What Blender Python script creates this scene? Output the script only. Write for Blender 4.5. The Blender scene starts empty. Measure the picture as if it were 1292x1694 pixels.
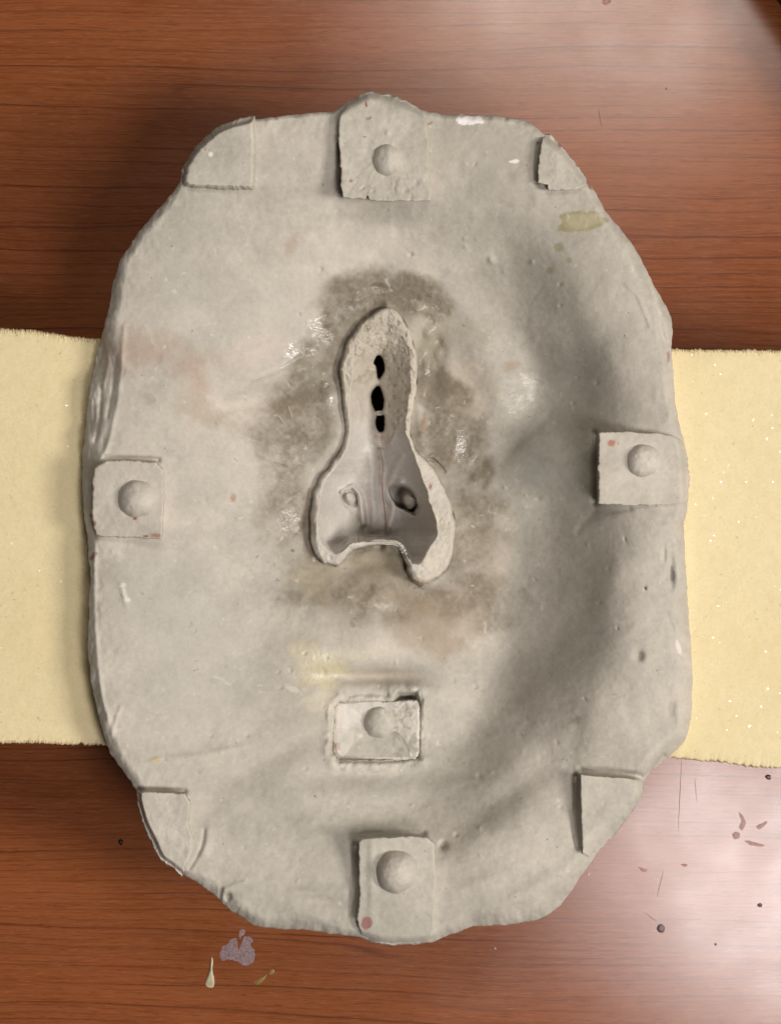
import bpy, math, random
import numpy as np

# ------------------------------------------------------------------ camera, lamps, world, exposure
S = 0.0002                # one photo pixel on the rim plane is 0.2 mm
D = 3000.0                # camera height above the rim plane (in the same units)
CX, CY = 646.0, 847.0
TZ = -400.0               # table top below the rim plane
scene = bpy.context.scene
COL = scene.collection

cam_d = bpy.data.cameras.new('camera')
cam = bpy.data.objects.new('camera', cam_d)
COL.objects.link(cam)
cam.location = (0, 0, D * S)
cam_d.sensor_fit = 'VERTICAL'
cam_d.angle = 2 * math.atan(847.0 / D)
cam_d.clip_start = 0.01
cam_d.clip_end = 20
scene.camera = cam

world = bpy.data.worlds.new('World')
scene.world = world
world.use_nodes = True
bg = world.node_tree.nodes['Background']
bg.inputs['Color'].default_value = (1.0, 0.92, 0.84, 1)
bg.inputs['Strength'].default_value = 0.06

def area(name, loc, target, sx, sy, power, col, spread=math.pi):
    d = bpy.data.lights.new(name, 'AREA')
    d.shape = 'RECTANGLE'; d.size = sx; d.size_y = sy
    d.energy = power; d.color = col; d.spread = spread
    o = bpy.data.objects.new(name, d); COL.objects.link(o)
    o.location = loc
    v = [target[i] - loc[i] for i in range(3)]
    from mathutils import Vector
    o.rotation_euler = Vector(v).to_track_quat('-Z', 'Y').to_euler()
    return o

area('ceiling_lamp', (0.395, -0.365, 1.10), (0, 0, 0), 0.26, 0.30, 7.8, (1.0, 0.94, 0.93))
area('ceiling_lamp', (0.20, 0.56, 1.10), (0, 0, 0), 0.36, 0.24, 4.6, (1.0, 0.92, 0.84))
area('added_side_light', (2.00, -0.34, 1.85), (0, 0, 0), 0.62, 0.70, 60.0, (1.0, 0.945, 0.86))  # added to deepen the shading from the right; no such lamp seen

scene.view_settings.view_transform = 'Standard'
scene.view_settings.look = 'None'
scene.view_settings.exposure = -0.24
scene.view_settings.gamma = 1.0

# ------------------------------------------------------------------ helpers
rng = np.random.RandomState(7)
random.seed(4)
LAT = rng.rand(8, 256, 256)

def vnoise(x, y, seed=0):
    L = LAT[seed % 8]
    xi = np.floor(x).astype(int); yi = np.floor(y).astype(int)
    fx = x - xi; fy = y - yi
    fx = fx * fx * (3 - 2 * fx); fy = fy * fy * (3 - 2 * fy)
    a = L[yi % 256, xi % 256]; b = L[yi % 256, (xi + 1) % 256]
    c = L[(yi + 1) % 256, xi % 256]; d = L[(yi + 1) % 256, (xi + 1) % 256]
    return (a * (1 - fx) + b * fx) * (1 - fy) + (c * (1 - fx) + d * fx) * fy

def fbm(x, y, wave, octs=3, seed=0):
    """value noise, -1..1, wave in px"""
    t = 0; amp = 1; tot = 0; f = 1.0 / wave
    for o in range(octs):
        t = t + amp * (vnoise(x * f + 17.3 * o + seed * 5.7 + 300, y * f + 9.1 * o + seed * 3.3 + 300, seed + o) * 2 - 1)
        tot += amp; amp *= 0.5; f *= 2.03
    return t / tot * 1.5

def sstep(a, b, x):
    t = np.clip((x - a) / (b - a), 0, 1)
    return t * t * (3 - 2 * t)

def segdist(px, py, pts, closed=False):
    best = np.full(px.shape, 1e18)
    n = len(pts)
    for i in range(n if closed else n - 1):
        ax, ay = pts[i]; bx, by = pts[(i + 1) % n]
        dx, dy = bx - ax, by - ay
        L2 = dx * dx + dy * dy + 1e-9
        t = np.clip(((px - ax) * dx + (py - ay) * dy) / L2, 0, 1)
        q = (px - ax - t * dx) ** 2 + (py - ay - t * dy) ** 2
        np.minimum(best, q, out=best)
    return np.sqrt(best)

def inside(px, py, pts):
    c = np.zeros(px.shape, bool)
    n = len(pts)
    for i in range(n):
        ax, ay = pts[i]; bx, by = pts[(i + 1) % n]
        if ay == by: continue
        cond = (ay > py) != (by > py)
        c ^= cond & (px < (bx - ax) * (py - ay) / (by - ay) + ax)
    return c

def sdf(px, py, pts):
    d = segdist(px, py, pts, True)
    return np.where(inside(px, py, pts), d, -d)

def catmull(pts, n=6):
    P = np.array(pts, float); out = []
    N = len(P)
    for i in range(N):
        p0, p1, p2, p3 = P[i - 1], P[i], P[(i + 1) % N], P[(i + 2) % N]
        for k in range(n):
            t = k / n
            out.append(0.5 * ((2 * p1) + (-p0 + p2) * t + (2 * p0 - 5 * p1 + 4 * p2 - p3) * t * t + (-p0 + 3 * p1 - 3 * p2 + p3) * t ** 3))
    return np.array(out)

def resample(pts, n, closed=True):
    P = np.array(pts, float)
    if closed: P = np.vstack([P, P[:1]])
    L = np.r_[0, np.cumsum(np.hypot(*np.diff(P, axis=0).T))]
    t = np.linspace(0, L[-1], n, endpoint=not closed)
    return np.c_[np.interp(t, L, P[:, 0]), np.interp(t, L, P[:, 1])]

ROOT = np.zeros(3)
def W(px, py, z):
    """photo point at height z (px units) -> metres, minus the current root"""
    k = (D - z) / D
    return np.stack([(px - CX) * S * k - ROOT[0], (CY - py) * S * k - ROOT[1], z * S - ROOT[2]], -1)

def mesh_obj(name, verts, faces, mat, parent=None, smooth=True, col=None, gloss=None):
    """verts (n,3); faces: list of int arrays (k,3|4)"""
    me = bpy.data.meshes.new(name)
    verts = np.ascontiguousarray(verts, dtype=np.float32)
    me.vertices.add(len(verts)); me.vertices.foreach_set('co', verts.ravel())
    tot = sum(f.size for f in faces); nf = sum(len(f) for f in faces)
    me.loops.add(tot)
    me.loops.foreach_set('vertex_index', np.concatenate([f.ravel() for f in faces]).astype(np.int32))
    me.polygons.add(nf)
    sizes = np.concatenate([np.full(len(f), f.shape[1]) for f in faces])
    st = np.r_[0, np.cumsum(sizes)[:-1]]
    me.polygons.foreach_set('loop_start', st.astype(np.int32))
    me.update(calc_edges=True)
    me.validate()
    me.polygons.foreach_set('use_smooth', np.full(len(me.polygons), smooth))
    if col is not None:
        a = me.color_attributes.new('Col', 'FLOAT_COLOR', 'POINT')
        c4 = np.ones((len(verts), 4), np.float32); c4[:, :3] = col
        a.data.foreach_set('color', c4.ravel())
    if gloss is not None:
        g = me.attributes.new('gloss', 'FLOAT', 'POINT')
        g.data.foreach_set('value', np.ascontiguousarray(gloss, dtype=np.float32))
    me.materials.append(mat)
    o = bpy.data.objects.new(name, me); COL.objects.link(o)
    if parent: o.parent = parent
    return o

def ringfaces(M, N, off=0, flip=False):
    i = np.arange(M - 1)[:, None]; j = np.arange(N)[None, :]; j2 = (j + 1) % N
    a = i * N + j; b = i * N + j2; c = (i + 1) * N + j2; d = (i + 1) * N + j
    f = np.stack([a, b, c, d], -1).reshape(-1, 4) + off
    return f[:, ::-1] if flip else f

def thing(name, label, cat, loc, group=None):
    o = bpy.data.objects.new(name, None); COL.objects.link(o)
    o.empty_display_size = 0.02
    o.location = loc; o['label'] = label; o['category'] = cat
    if group: o['group'] = group
    return o

# ------------------------------------------------------------------ materials
def newmat(name):
    m = bpy.data.materials.new(name); m.use_nodes = True
    nt = m.node_tree
    return m, nt, nt.nodes['Principled BSDF']

def N(nt, typ, **kw):
    n = nt.nodes.new(typ)
    for k, v in kw.items():
        if k in ('ins',):
            for a, b in v.items(): n.inputs[a].default_value = b
        else: setattr(n, k, v)
    return n

def math_n(nt, op, a, b=None, c=None, clamp=False):
    n = nt.nodes.new('ShaderNodeMath'); n.operation = op; n.use_clamp = clamp
    for i, v in enumerate((a, b, c)):
        if v is None: continue
        if hasattr(v, 'links'): nt.links.new(v, n.inputs[i])
        else: n.inputs[i].default_value = v
    return n.outputs[0]

def mixc(nt, fac, a, b, blend='MIX'):
    n = nt.nodes.new('ShaderNodeMix'); n.data_type = 'RGBA'; n.blend_type = blend
    for idx, v in ((0, fac), (6, a), (7, b)):
        if hasattr(v, 'links'): nt.links.new(v, n.inputs[idx])
        else: n.inputs[idx].default_value = v
    return n.outputs[2]

def maprange(nt, v, a, b, c=0.0, d=1.0):
    n = nt.nodes.new('ShaderNodeMapRange')
    nt.links.new(v, n.inputs[0])
    for i, x in enumerate((a, b, c, d)): n.inputs[i + 1].default_value = x
    return n.outputs[0]

def make_plaster():
    m, nt, P = newmat('plaster')
    lk = nt.links.new
    tc = N(nt, 'ShaderNodeTexCoord'); ob = tc.outputs['Object']
    at = N(nt, 'ShaderNodeAttribute', attribute_name='Col')
    gl = N(nt, 'ShaderNodeAttribute', attribute_name='gloss')
    def noise(sc, det=3, rough=.6):
        n = N(nt, 'ShaderNodeTexNoise', ins={'Scale': sc, 'Detail': det, 'Roughness': rough}); lk(ob, n.inputs['Vector'])
        return n.outputs['Fac']
    n1 = noise(110, 5, .65); n2 = noise(700, 3, .6); n3 = noise(2600, 2, .5)
    f = math_n(nt, 'ADD', maprange(nt, n1, .3, .7, .93, 1.06), maprange(nt, n2, .3, .7, -.045, .045))
    f = math_n(nt, 'ADD', f, maprange(nt, n3, .3, .7, -.035, .035))
    sc = N(nt, 'ShaderNodeVectorMath', operation='SCALE'); lk(at.outputs['Color'], sc.inputs[0]); lk(f, sc.inputs['Scale'])
    c = sc.outputs[0]
    # pale chalk specks and dark pin holes
    def spots(scale, thr, size):
        dn_ = N(nt, 'ShaderNodeTexNoise', ins={'Scale': scale * 2.2, 'Detail': 2}); lk(ob, dn_.inputs['Vector'])
        ds_ = N(nt, 'ShaderNodeVectorMath', operation='SCALE'); lk(dn_.outputs['Color'], ds_.inputs[0]); ds_.inputs['Scale'].default_value = 1.1 / scale
        da_ = N(nt, 'ShaderNodeVectorMath', operation='ADD'); lk(ob, da_.inputs[0]); lk(ds_.outputs[0], da_.inputs[1])
        v = N(nt, 'ShaderNodeTexVoronoi', ins={'Scale': scale}); lk(da_.outputs[0], v.inputs['Vector'])
        sep = N(nt, 'ShaderNodeSeparateColor'); lk(v.outputs['Color'], sep.inputs[0])
        pick = math_n(nt, 'GREATER_THAN', sep.outputs[0], thr)
        dd = maprange(nt, v.outputs['Distance'], size * .6, size, 1, 0)
        return math_n(nt, 'MULTIPLY', pick, dd)
    w = spots(330, .86, .22); k = spots(300, .91, .12)
    c = mixc(nt, math_n(nt, 'MULTIPLY', w, .38), c, (.66, .62, .54, 1))
    c = mixc(nt, math_n(nt, 'MULTIPLY', k, .5), c, (.16, .13, .10, 1))
    lk(c, P.inputs['Base Color'])
    g = gl.outputs['Fac']
    gvar = math_n(nt, 'MULTIPLY', g, maprange(nt, n1, .38, .55, .45, 1.0))
    lk(maprange(nt, gvar, 0, 1, .80, .13), P.inputs['Roughness'])
    lk(maprange(nt, g, 0, 1, .25, .55), P.inputs['Specular IOR Level'])
    b1 = N(nt, 'ShaderNodeBump', ins={'Strength': .20, 'Distance': .0006}); lk(n1, b1.inputs['Height'])
    b2 = N(nt, 'ShaderNodeBump', ins={'Distance': .00035}); lk(n2, b2.inputs['Height']); lk(b1.outputs[0], b2.inputs['Normal'])
    lk(maprange(nt, g, 0, 1, .28, .5), b2.inputs['Strength'])
    n4 = noise(330, 3, .55)
    b5 = N(nt, 'ShaderNodeBump', ins={'Distance': .0012}); lk(n4, b5.inputs['Height']); lk(maprange(nt, g, 0, 1, .06, .36), b5.inputs['Strength']); lk(b1.outputs[0], b5.inputs['Normal']); lk(b5.outputs[0], b2.inputs['Normal'])
    b3 = N(nt, 'ShaderNodeBump', ins={'Strength': .22, 'Distance': .0001}); lk(n3, b3.inputs['Height']); lk(b2.outputs[0], b3.inputs['Normal'])
    b4 = N(nt, 'ShaderNodeBump', ins={'Strength': .6, 'Distance': .0003}, invert=True); lk(k, b4.inputs['Height']); lk(b3.outputs[0], b4.inputs['Normal'])
    lk(b4.outputs[0], P.inputs['Normal'])
    return m
PLASTER = make_plaster()

def make_wood():
    m, nt, P = newmat('cherry_laminate')
    lk = nt.links.new
    tc = N(nt, 'ShaderNodeTexCoord'); ob = tc.outputs['Object']
    mp = N(nt, 'ShaderNodeMapping'); lk(ob, mp.inputs[0]); mp.inputs['Rotation'].default_value = (0, 0, math.radians(0.8))
    # gentle warp of the grain
    wn = N(nt, 'ShaderNodeTexNoise', ins={'Scale': 9, 'Detail': 2}); 
    mp0 = N(nt, 'ShaderNodeMapping'); lk(mp.outputs[0], mp0.inputs[0]); mp0.inputs['Scale'].default_value = (.55, 1.2, 1); lk(mp0.outputs[0], wn.inputs['Vector'])
    off = math_n(nt, 'MULTIPLY', math_n(nt, 'SUBTRACT', wn.outputs['Fac'], .5), .011)
    wn2 = N(nt, 'ShaderNodeTexNoise', ins={'Scale': 60, 'Detail': 2}); 
    mp02 = N(nt, 'ShaderNodeMapping'); lk(mp.outputs[0], mp02.inputs[0]); mp02.inputs['Scale'].default_value = (.4, 1.0, 1); lk(mp02.outputs[0], wn2.inputs['Vector'])
    off2 = math_n(nt, 'MULTIPLY', math_n(nt, 'SUBTRACT', wn2.outputs['Fac'], .5), .0015)
    cx = N(nt, 'ShaderNodeCombineXYZ'); lk(math_n(nt, 'ADD', off, off2), cx.inputs['Y'])
    wp = N(nt, 'ShaderNodeVectorMath', operation='ADD'); lk(mp.outputs[0], wp.inputs[0]); lk(cx.outputs[0], wp.inputs[1])
    def stretched(sx, sy, det=3, rough=.6, loc=(0, 0, 0)):
        q = N(nt, 'ShaderNodeMapping'); lk(wp.outputs[0], q.inputs[0]); q.inputs['Scale'].default_value = (sx, sy, 1); q.inputs['Location'].default_value = loc
        n = N(nt, 'ShaderNodeTexNoise', ins={'Scale': 1.0, 'Detail': det, 'Roughness': rough}); lk(q.outputs[0], n.inputs['Vector'])
        return n.outputs['Fac']
    fine = stretched(38, 1000, 3, .75)
    mid = stretched(9, 260, 3, .6, (3, 1, 0))
    big = stretched(2.5, 26, 2, .5, (7, 3, 0))
    patch = stretched(30, 60, 2, .5, (5, 9, 0))
    # growth lines: thin dark contour lines of a stretched noise
    def lines(sx, sy, width, loc, period):
        v = stretched(sx, sy, 1, .4, loc)
        fr = math_n(nt, 'FRACT', math_n(nt, 'MULTIPLY', v, period))
        d = math_n(nt, 'ABSOLUTE', math_n(nt, 'SUBTRACT', fr, .5))
        return maprange(nt, d, 0, width, 1, 0)
    # base repeating growth rings across y with irregular spacing
    sepy = N(nt, 'ShaderNodeSeparateXYZ'); lk(wp.outputs[0], sepy.inputs[0])
    sp = math_n(nt, 'ADD', math_n(nt, 'MULTIPLY', sepy.outputs['Y'], 165.0), math_n(nt, 'MULTIPLY', stretched(1.2, 24, 2, .5, (1, 2, 0)), 5.0))
    fr = math_n(nt, 'FRACT', sp)
    saw = maprange(nt, fr, .76, .97, 0, 1)
    saw = math_n(nt, 'MULTIPLY', math_n(nt, 'POWER', saw, 3.0), maprange(nt, fr, .97, 1.0, 1, 0))
    lm = maprange(nt, stretched(7, 130, 2, .5, (11, 4, 0)), .38, .60, .15, 1.0)
    ring = math_n(nt, 'MULTIPLY', saw, lm)
    l2 = math_n(nt, 'MULTIPLY', lines(2.0, 42, .03, (2, 8, 0), 5.0), maprange(nt, stretched(10, 40, 1, .5, (4, 14, 0)), .52, .66, 0, 1))
    fr2 = math_n(nt, 'FRACT', math_n(nt, 'MULTIPLY', sp, 2.63))
    saw2 = math_n(nt, 'MULTIPLY', math_n(nt, 'POWER', maprange(nt, fr2, .7, .95, 0, 1), 2.0), maprange(nt, fr2, .95, 1.0, 1, 0))
    ring2 = math_n(nt, 'MULTIPLY', saw2, maprange(nt, stretched(9, 170, 2, .5, (21, 7, 0)), .45, .62, 0, .5))
    dark = math_n(nt, 'MAXIMUM', ring2, math_n(nt, 'MAXIMUM', math_n(nt, 'MULTIPLY', ring, .88), math_n(nt, 'MULTIPLY', l2, .7)))
    base = mixc(nt, maprange(nt, big, .3, .7), (.195, .051, .0135, 1), (.275, .081, .025, 1))
    base = mixc(nt, math_n(nt, 'MULTIPLY', maprange(nt, patch, .35, .7), .35), base, (.23, .072, .024, 1))
    base = mixc(nt, math_n(nt, 'MULTIPLY', maprange(nt, mid, .48, .74), .28), base, (.135, .034, .010, 1))
    base = mixc(nt, math_n(nt, 'MULTIPLY', maprange(nt, fine, .44, .68), .55), base, (.27, .100, .040, 1))
    base = mixc(nt, math_n(nt, 'MULTIPLY', maprange(nt, fine, .46, .30), .42), base, (.105, .027, .008, 1))
    base = mixc(nt, dark, base, (.070, .017, .006, 1))
    pore = stretched(160, 2600, 2, .6, (31, 3, 0))
    base = mixc(nt, math_n(nt, 'MULTIPLY', maprange(nt, pore, .58, .70), .6), base, (.085, .022, .008, 1))
    base = mixc(nt, math_n(nt, 'MULTIPLY', maprange(nt, pore, .40, .30), .45), base, (.40, .15, .06, 1))
    lk(base, P.inputs['Base Color'])
    rn = N(nt, 'ShaderNodeTexNoise', ins={'Scale': 40, 'Detail': 5}); lk(ob, rn.inputs['Vector'])
    lk(maprange(nt, rn.outputs['Fac'], .3, .7, .19, .25), P.inputs['Roughness'])
    P.inputs['Specular IOR Level'].default_value = .5
    pn = N(nt, 'ShaderNodeTexNoise', ins={'Scale': 1700, 'Detail': 3}); lk(ob, pn.inputs['Vector'])
    b = N(nt, 'ShaderNodeBump', ins={'Strength': .045, 'Distance': .0002}); lk(pn.outputs['Fac'], b.inputs['Height'])
    b2 = N(nt, 'ShaderNodeBump', ins={'Strength': .035, 'Distance': .0002}); lk(fine, b2.inputs['Height']); lk(b.outputs[0], b2.inputs['Normal'])
    lk(b2.outputs[0], P.inputs['Normal'])
    return m
WOOD = make_wood()

def make_foam():
    m, nt, P = newmat('yellow_foam')
    lk = nt.links.new
    tc = N(nt, 'ShaderNodeTexCoord'); ob = tc.outputs['Object']
    def noise(sc, det=3):
        n = N(nt, 'ShaderNodeTexNoise', ins={'Scale': sc, 'Detail': det}); lk(ob, n.inputs['Vector']); return n.outputs['Fac']
    big = noise(14, 4); cell = noise(1300, 3); mid = noise(260, 4)
    c = mixc(nt, maprange(nt, big, .3, .7), (.74, .63, .375, 1), (.78, .68, .43, 1))
    c = mixc(nt, math_n(nt, 'MULTIPLY', maprange(nt, mid, .4, .7), .22), c, (.64, .515, .28, 1))
    c = mixc(nt, math_n(nt, 'MULTIPLY', maprange(nt, cell, .45, .7), .2), c, (.56, .44, .23, 1))
    lk(c, P.inputs['Base Color'])
    v = N(nt, 'ShaderNodeTexVoronoi', ins={'Scale': 1500}); lk(ob, v.inputs['Vector'])
    sep = N(nt, 'ShaderNodeSeparateColor'); lk(v.outputs['Color'], sep.inputs[0])
    sh = math_n(nt, 'GREATER_THAN', sep.outputs[2], .987)
    lk(maprange(nt, sh, 0, 1, .85, .18), P.inputs['Roughness'])
    lk(maprange(nt, sh, 0, 1, .1, 1.0), P.inputs['Specular IOR Level'])
    # cell membranes lie at random tilts
    ge = N(nt, 'ShaderNodeNewGeometry')
    vs = N(nt, 'ShaderNodeVectorMath', operation='SUBTRACT'); lk(v.outputs['Color'], vs.inputs[0]); vs.inputs[1].default_value = (.5, .5, .5)
    vm = N(nt, 'ShaderNodeVectorMath', operation='SCALE'); lk(vs.outputs[0], vm.inputs[0]); lk(maprange(nt, sh, 0, 1, .08, .7), vm.inputs['Scale'])
    va = N(nt, 'ShaderNodeVectorMath', operation='ADD'); lk(vm.outputs[0], va.inputs[0]); lk(ge.outputs['Normal'], va.inputs[1])
    vn = N(nt, 'ShaderNodeVectorMath', operation='NORMALIZE'); lk(va.outputs[0], vn.inputs[0])
    b = N(nt, 'ShaderNodeBump', ins={'Strength': .14, 'Distance': .0003}); lk(cell, b.inputs['Height']); lk(vn.outputs[0], b.inputs['Normal'])
    lk(b.outputs[0], P.inputs['Normal'])
    return m
FOAM = make_foam()

def plain(name, col, rough=.5, spec=.4, var=.15, scale=500):
    m, nt, P = newmat(name)
    tc = N(nt, 'ShaderNodeTexCoord')
    n = N(nt, 'ShaderNodeTexNoise', ins={'Scale': scale, 'Detail': 3}); nt.links.new(tc.outputs['Object'], n.inputs['Vector'])
    lo = tuple(c * (1 - var) for c in col) + (1,); hi = tuple(min(1, c * (1 + var)) for c in col) + (1,)
    nt.links.new(mixc(nt, maprange(nt, n.outputs['Fac'], .3, .7), lo, hi), P.inputs['Base Color'])
    P.inputs['Roughness'].default_value = rough; P.inputs['Specular IOR Level'].default_value = spec
    b = N(nt, 'ShaderNodeBump', ins={'Strength': .2, 'Distance': .0003}); nt.links.new(n.outputs['Fac'], b.inputs['Height']); nt.links.new(b.outputs[0], P.inputs['Normal'])
    return m

# ------------------------------------------------------------------ table
def box_mesh(name, lo, hi, mat, parent=None, bevel=0.002):
    import bmesh
    bm = bmesh.new()
    bmesh.ops.create_cube(bm, size=1)
    for v in bm.verts:
        v.co = [lo[i] + (v.co[i] + .5) * (hi[i] - lo[i]) for i in range(3)]
    bmesh.ops.bevel(bm, geom=bm.edges[:], offset=bevel, segments=3, affect='EDGES')
    me = bpy.data.meshes.new(name); bm.to_mesh(me); bm.free(); me.materials.append(mat)
    o = bpy.data.objects.new(name, me); COL.objects.link(o)
    if parent: o.parent = parent
    return o

TABLE_Z = TZ * S
table = box_mesh('table_top', (-0.75, -0.6, -0.03), (0.75, 0.6, 0), WOOD)
table.location = (0, 0, TABLE_Z)
table['kind'] = 'structure'
table['label'] = 'reddish brown wood grain table top under the foam and mould'

ROOT = np.array([0, 0, TABLE_Z])
PAINTS = {
    'lavender': plain('lavender_paint', (.25, .175, .18), .45, .4, .35, 900),
    'cream': plain('cream_paint', (.52, .46, .30), .4, .5),
    'ochre': plain('ochre_paint', (.23, .14, .035), .4, .5, .3),
    'black': plain('black_speck', (.012, .008, .007), .5),
    'maroon': plain('maroon_paint', (.045, .010, .012), .35, .5),
    'rust': plain('rust_paint', (.33, .165, .14), .36, .4, .4, 1200),
    'scratch': plain('scratch_line', (.20, .10, .085), .5, .3),
}
def blot(name, pts, mat, h=.7, label=None, jit=.6, parent=table, rings=5):
    """thin dried blot lying on the table"""
    n = max(24, 8 * len(pts))
    P = resample(catmull(pts, 5), n); c = P.mean(0)
    a = np.arange(n)
    P = P + (c - P) / (np.hypot(*(c - P).T)[:, None] + 1e-6) * (fbm(P[:, 0], P[:, 1], 5, 2, 3) * jit)[:, None]
    V = []
    for t in np.linspace(1, 0.02, rings):
        q = c + (P - c) * t
        V.append(W(q[:, 0], q[:, 1], np.full(n, TZ + .12 + h * (1 - t ** 3)) + 0 * a))
    V = np.concatenate(V)
    ccw = ((P[:, 0] * np.roll(P[:, 1], -1) - np.roll(P[:, 0], -1) * P[:, 1]).sum() < 0)
    o = mesh_obj(name, V, [ringfaces(rings, n, flip=not ccw)], mat, parent)
    if label: o['label'] = label
    return o
# all pixel positions read straight off the photograph, laid on the table plane
blot('paint_smear', [(364,1583),(368,1568),(378,1560),(383,1554),(390,1551),(392,1558),(386,1566),(381,1572),(388,1577),(396,1575),(397,1568),(404,1562),(403,1552),(411,1549),(419,1556),(414,1563),(421,1574),(422,1586),(417,1594),(405,1598),(395,1592),(385,1588),(376,1587),(369,1590)], PAINTS['lavender'], .35, 'pale lavender dried paint smear', 1.6)
blot('paint_smear', [(394,1549),(397,1539),(402,1537),(405,1543),(401,1549),(398,1553)], PAINTS['lavender'], .3, None, 1.2)
blot('paint_drip', [(347,1605),(349,1590),(351,1583),(353,1590),(352,1604),(355,1620),(354,1632),(348,1634),(341,1630),(342,1620)], PAINTS['cream'], 3.0, 'cream teardrop of dried paint', .3)
blot('paint_spot', [(421,1624),(427,1619),(437,1615),(441,1612),(438,1620),(431,1627),(424,1629)], PAINTS['ochre'], .8, 'small ochre paint spot', .5)
blot('paint_spot', [(445,1606),(450,1603),(454,1605),(452,1611),(446,1612)], PAINTS['ochre'], .8, 'small ochre paint spot', .3)
blot('speck', [(196,1391),(200,1388),(204,1392),(202,1398),(198,1397)], PAINTS['black'], 2.0, 'black speck', .6)
blot('paint_spot', [(1086,1536),(1089,1530),(1094,1529),(1099,1533),(1099,1539),(1095,1543),(1089,1542)], PAINTS['maroon'], .5, 'round dark maroon paint dot', .15)
blot('paint_spot', [(1265,1285),(1269,1281),(1274,1283),(1275,1288),(1270,1290)], PAINTS['maroon'], 1.0, 'dark maroon paint dot near the foam', .4)
blot('paint_spot', [(1252,1497),(1256,1494),(1260,1496),(1259,1500),(1254,1500)], PAINTS['maroon'], .8, None, .3)
blot('speck', [(1181,1562),(1183,1560),(1185,1562),(1183,1564)], PAINTS['black'], .8, None, .1)
blot('paint_smear', [(1221,1342),(1225,1346),(1230,1352),(1233,1362),(1230,1370),(1226,1374),(1222,1368),(1226,1360),(1223,1350)], PAINTS['rust'], .25, 'faint rust coloured smear', .8)
blot('paint_smear', [(1211,1380),(1217,1376),(1223,1379),(1222,1386),(1214,1388)], PAINTS['rust'], .3, None, .8)
blot('paint_smear', [(1231,1391),(1240,1391),(1248,1394),(1262,1397),(1262,1400),(1250,1400),(1240,1398)], PAINTS['rust'], .3, None, .8)
blot('paint_smear', [(1250,1368),(1258,1362),(1268,1358),(1266,1364),(1256,1372)], PAINTS['rust'], .2, None, .9)
blot('paint_smear', [(1055,1434),(1062,1436),(1070,1438),(1069,1442),(1062,1442)], PAINTS['rust'], .3, None, .6)
blot('paint_smear', [(1126,1430),(1132,1429),(1137,1431),(1132,1434)], PAINTS['rust'], .3, None, .4)
blot('speck', [(817,1567),(820,1568),(821,1570),(818,1570)], PAINTS['cream'], 1.0, None, .2)
blot('speck', [(973,1444),(975,1447),(973,1449),(970,1447)], PAINTS['cream'], 1.0, None, .2)
blot('speck', [(1101,145),(1103,146),(1102,148),(1100,147)], PAINTS['black'], .8, None, .1)
blot('paint_spot', [(996,2),(1003,-2),(1010,0),(1009,5),(1002,8),(997,6)], PAINTS['rust'], .5, None, .3)
def scratch(p, q, w=.5):
    n = 10
    t = np.linspace(0, 1, n)
    x = p[0] + (q[0] - p[0]) * t; y = p[1] + (q[1] - p[1]) * t
    dx, dy = q[0] - p[0], q[1] - p[1]; L = math.hypot(dx, dy)
    nx, ny = -dy / L, dx / L
    ww = w * np.sin(np.pi * (t * .9 + .05))
    z = np.full(n, TZ + .25)
    V = np.concatenate([W(x + nx * ww, y + ny * ww, z), W(x, y, z + .25), W(x - nx * ww, y - ny * ww, z)])
    i = np.arange(n - 1)
    f = np.concatenate([np.stack([i, i + n, i + n + 1, i + 1], -1), np.stack([i + n, i + 2 * n, i + 2 * n + 1, i + n + 1], -1)])
    mesh_obj('scratch', V, [f], PAINTS['scratch'], table)
scratch((1127,1255), (1121,1380)); scratch((1149,1286), (1152,1328), .4)
scratch((1097,1440), (1086,1484), .5); scratch((1065,1509), (1086,1525), .5)
scratch((990,180), (994,210), .7)

# ------------------------------------------------------------------ mould outline
OUT = [(600,156),(615,153),(640,158),(672,168),(700,182),(720,188),(760,190),(830,192),(860,197),(885,210),(905,225),(925,240),(945,262),(965,290),(985,318),(1000,345),(1020,370),(1040,395),(1060,430),(1080,470),(1098,500),(1108,525),(1112,550),(1110,580),(1112,620),(1118,670),(1125,705),(1134,745),(1138,800),(1136,845),(1130,870),(1133,920),(1136,980),(1140,1040),(1144,1090),(1145,1140),(1142,1190),(1130,1225),(1105,1252),(1080,1275),(1066,1292),(1060,1320),(1040,1350),(1010,1385),(985,1415),(965,1445),(940,1480),(915,1508),(890,1520),(860,1527),(820,1530),(780,1535),(745,1545),(715,1557),(690,1561),(640,1562),(612,1556),(595,1550),(560,1545),(520,1540),(480,1536),(430,1534),(405,1522),(380,1505),(360,1485),(335,1465),(305,1447),(285,1430),(268,1418),(255,1390),(240,1360),(230,1325),(228,1310),(215,1290),(195,1265),(178,1235),(165,1190),(155,1150),(148,1100),(146,1050),(148,1000),(150,950),(146,900),(140,840),(137,790),(140,720),(146,670),(152,630),(160,590),(170,555),(180,510),(188,465),(200,430),(222,395),(250,360),(270,335),(290,315),(297,300),(300,280),(320,250),(345,225),(375,208),(405,200),(420,195),(430,196),(480,190),(530,186),(555,182),(570,172)]
OUTS = catmull(OUT, 4)
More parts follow.
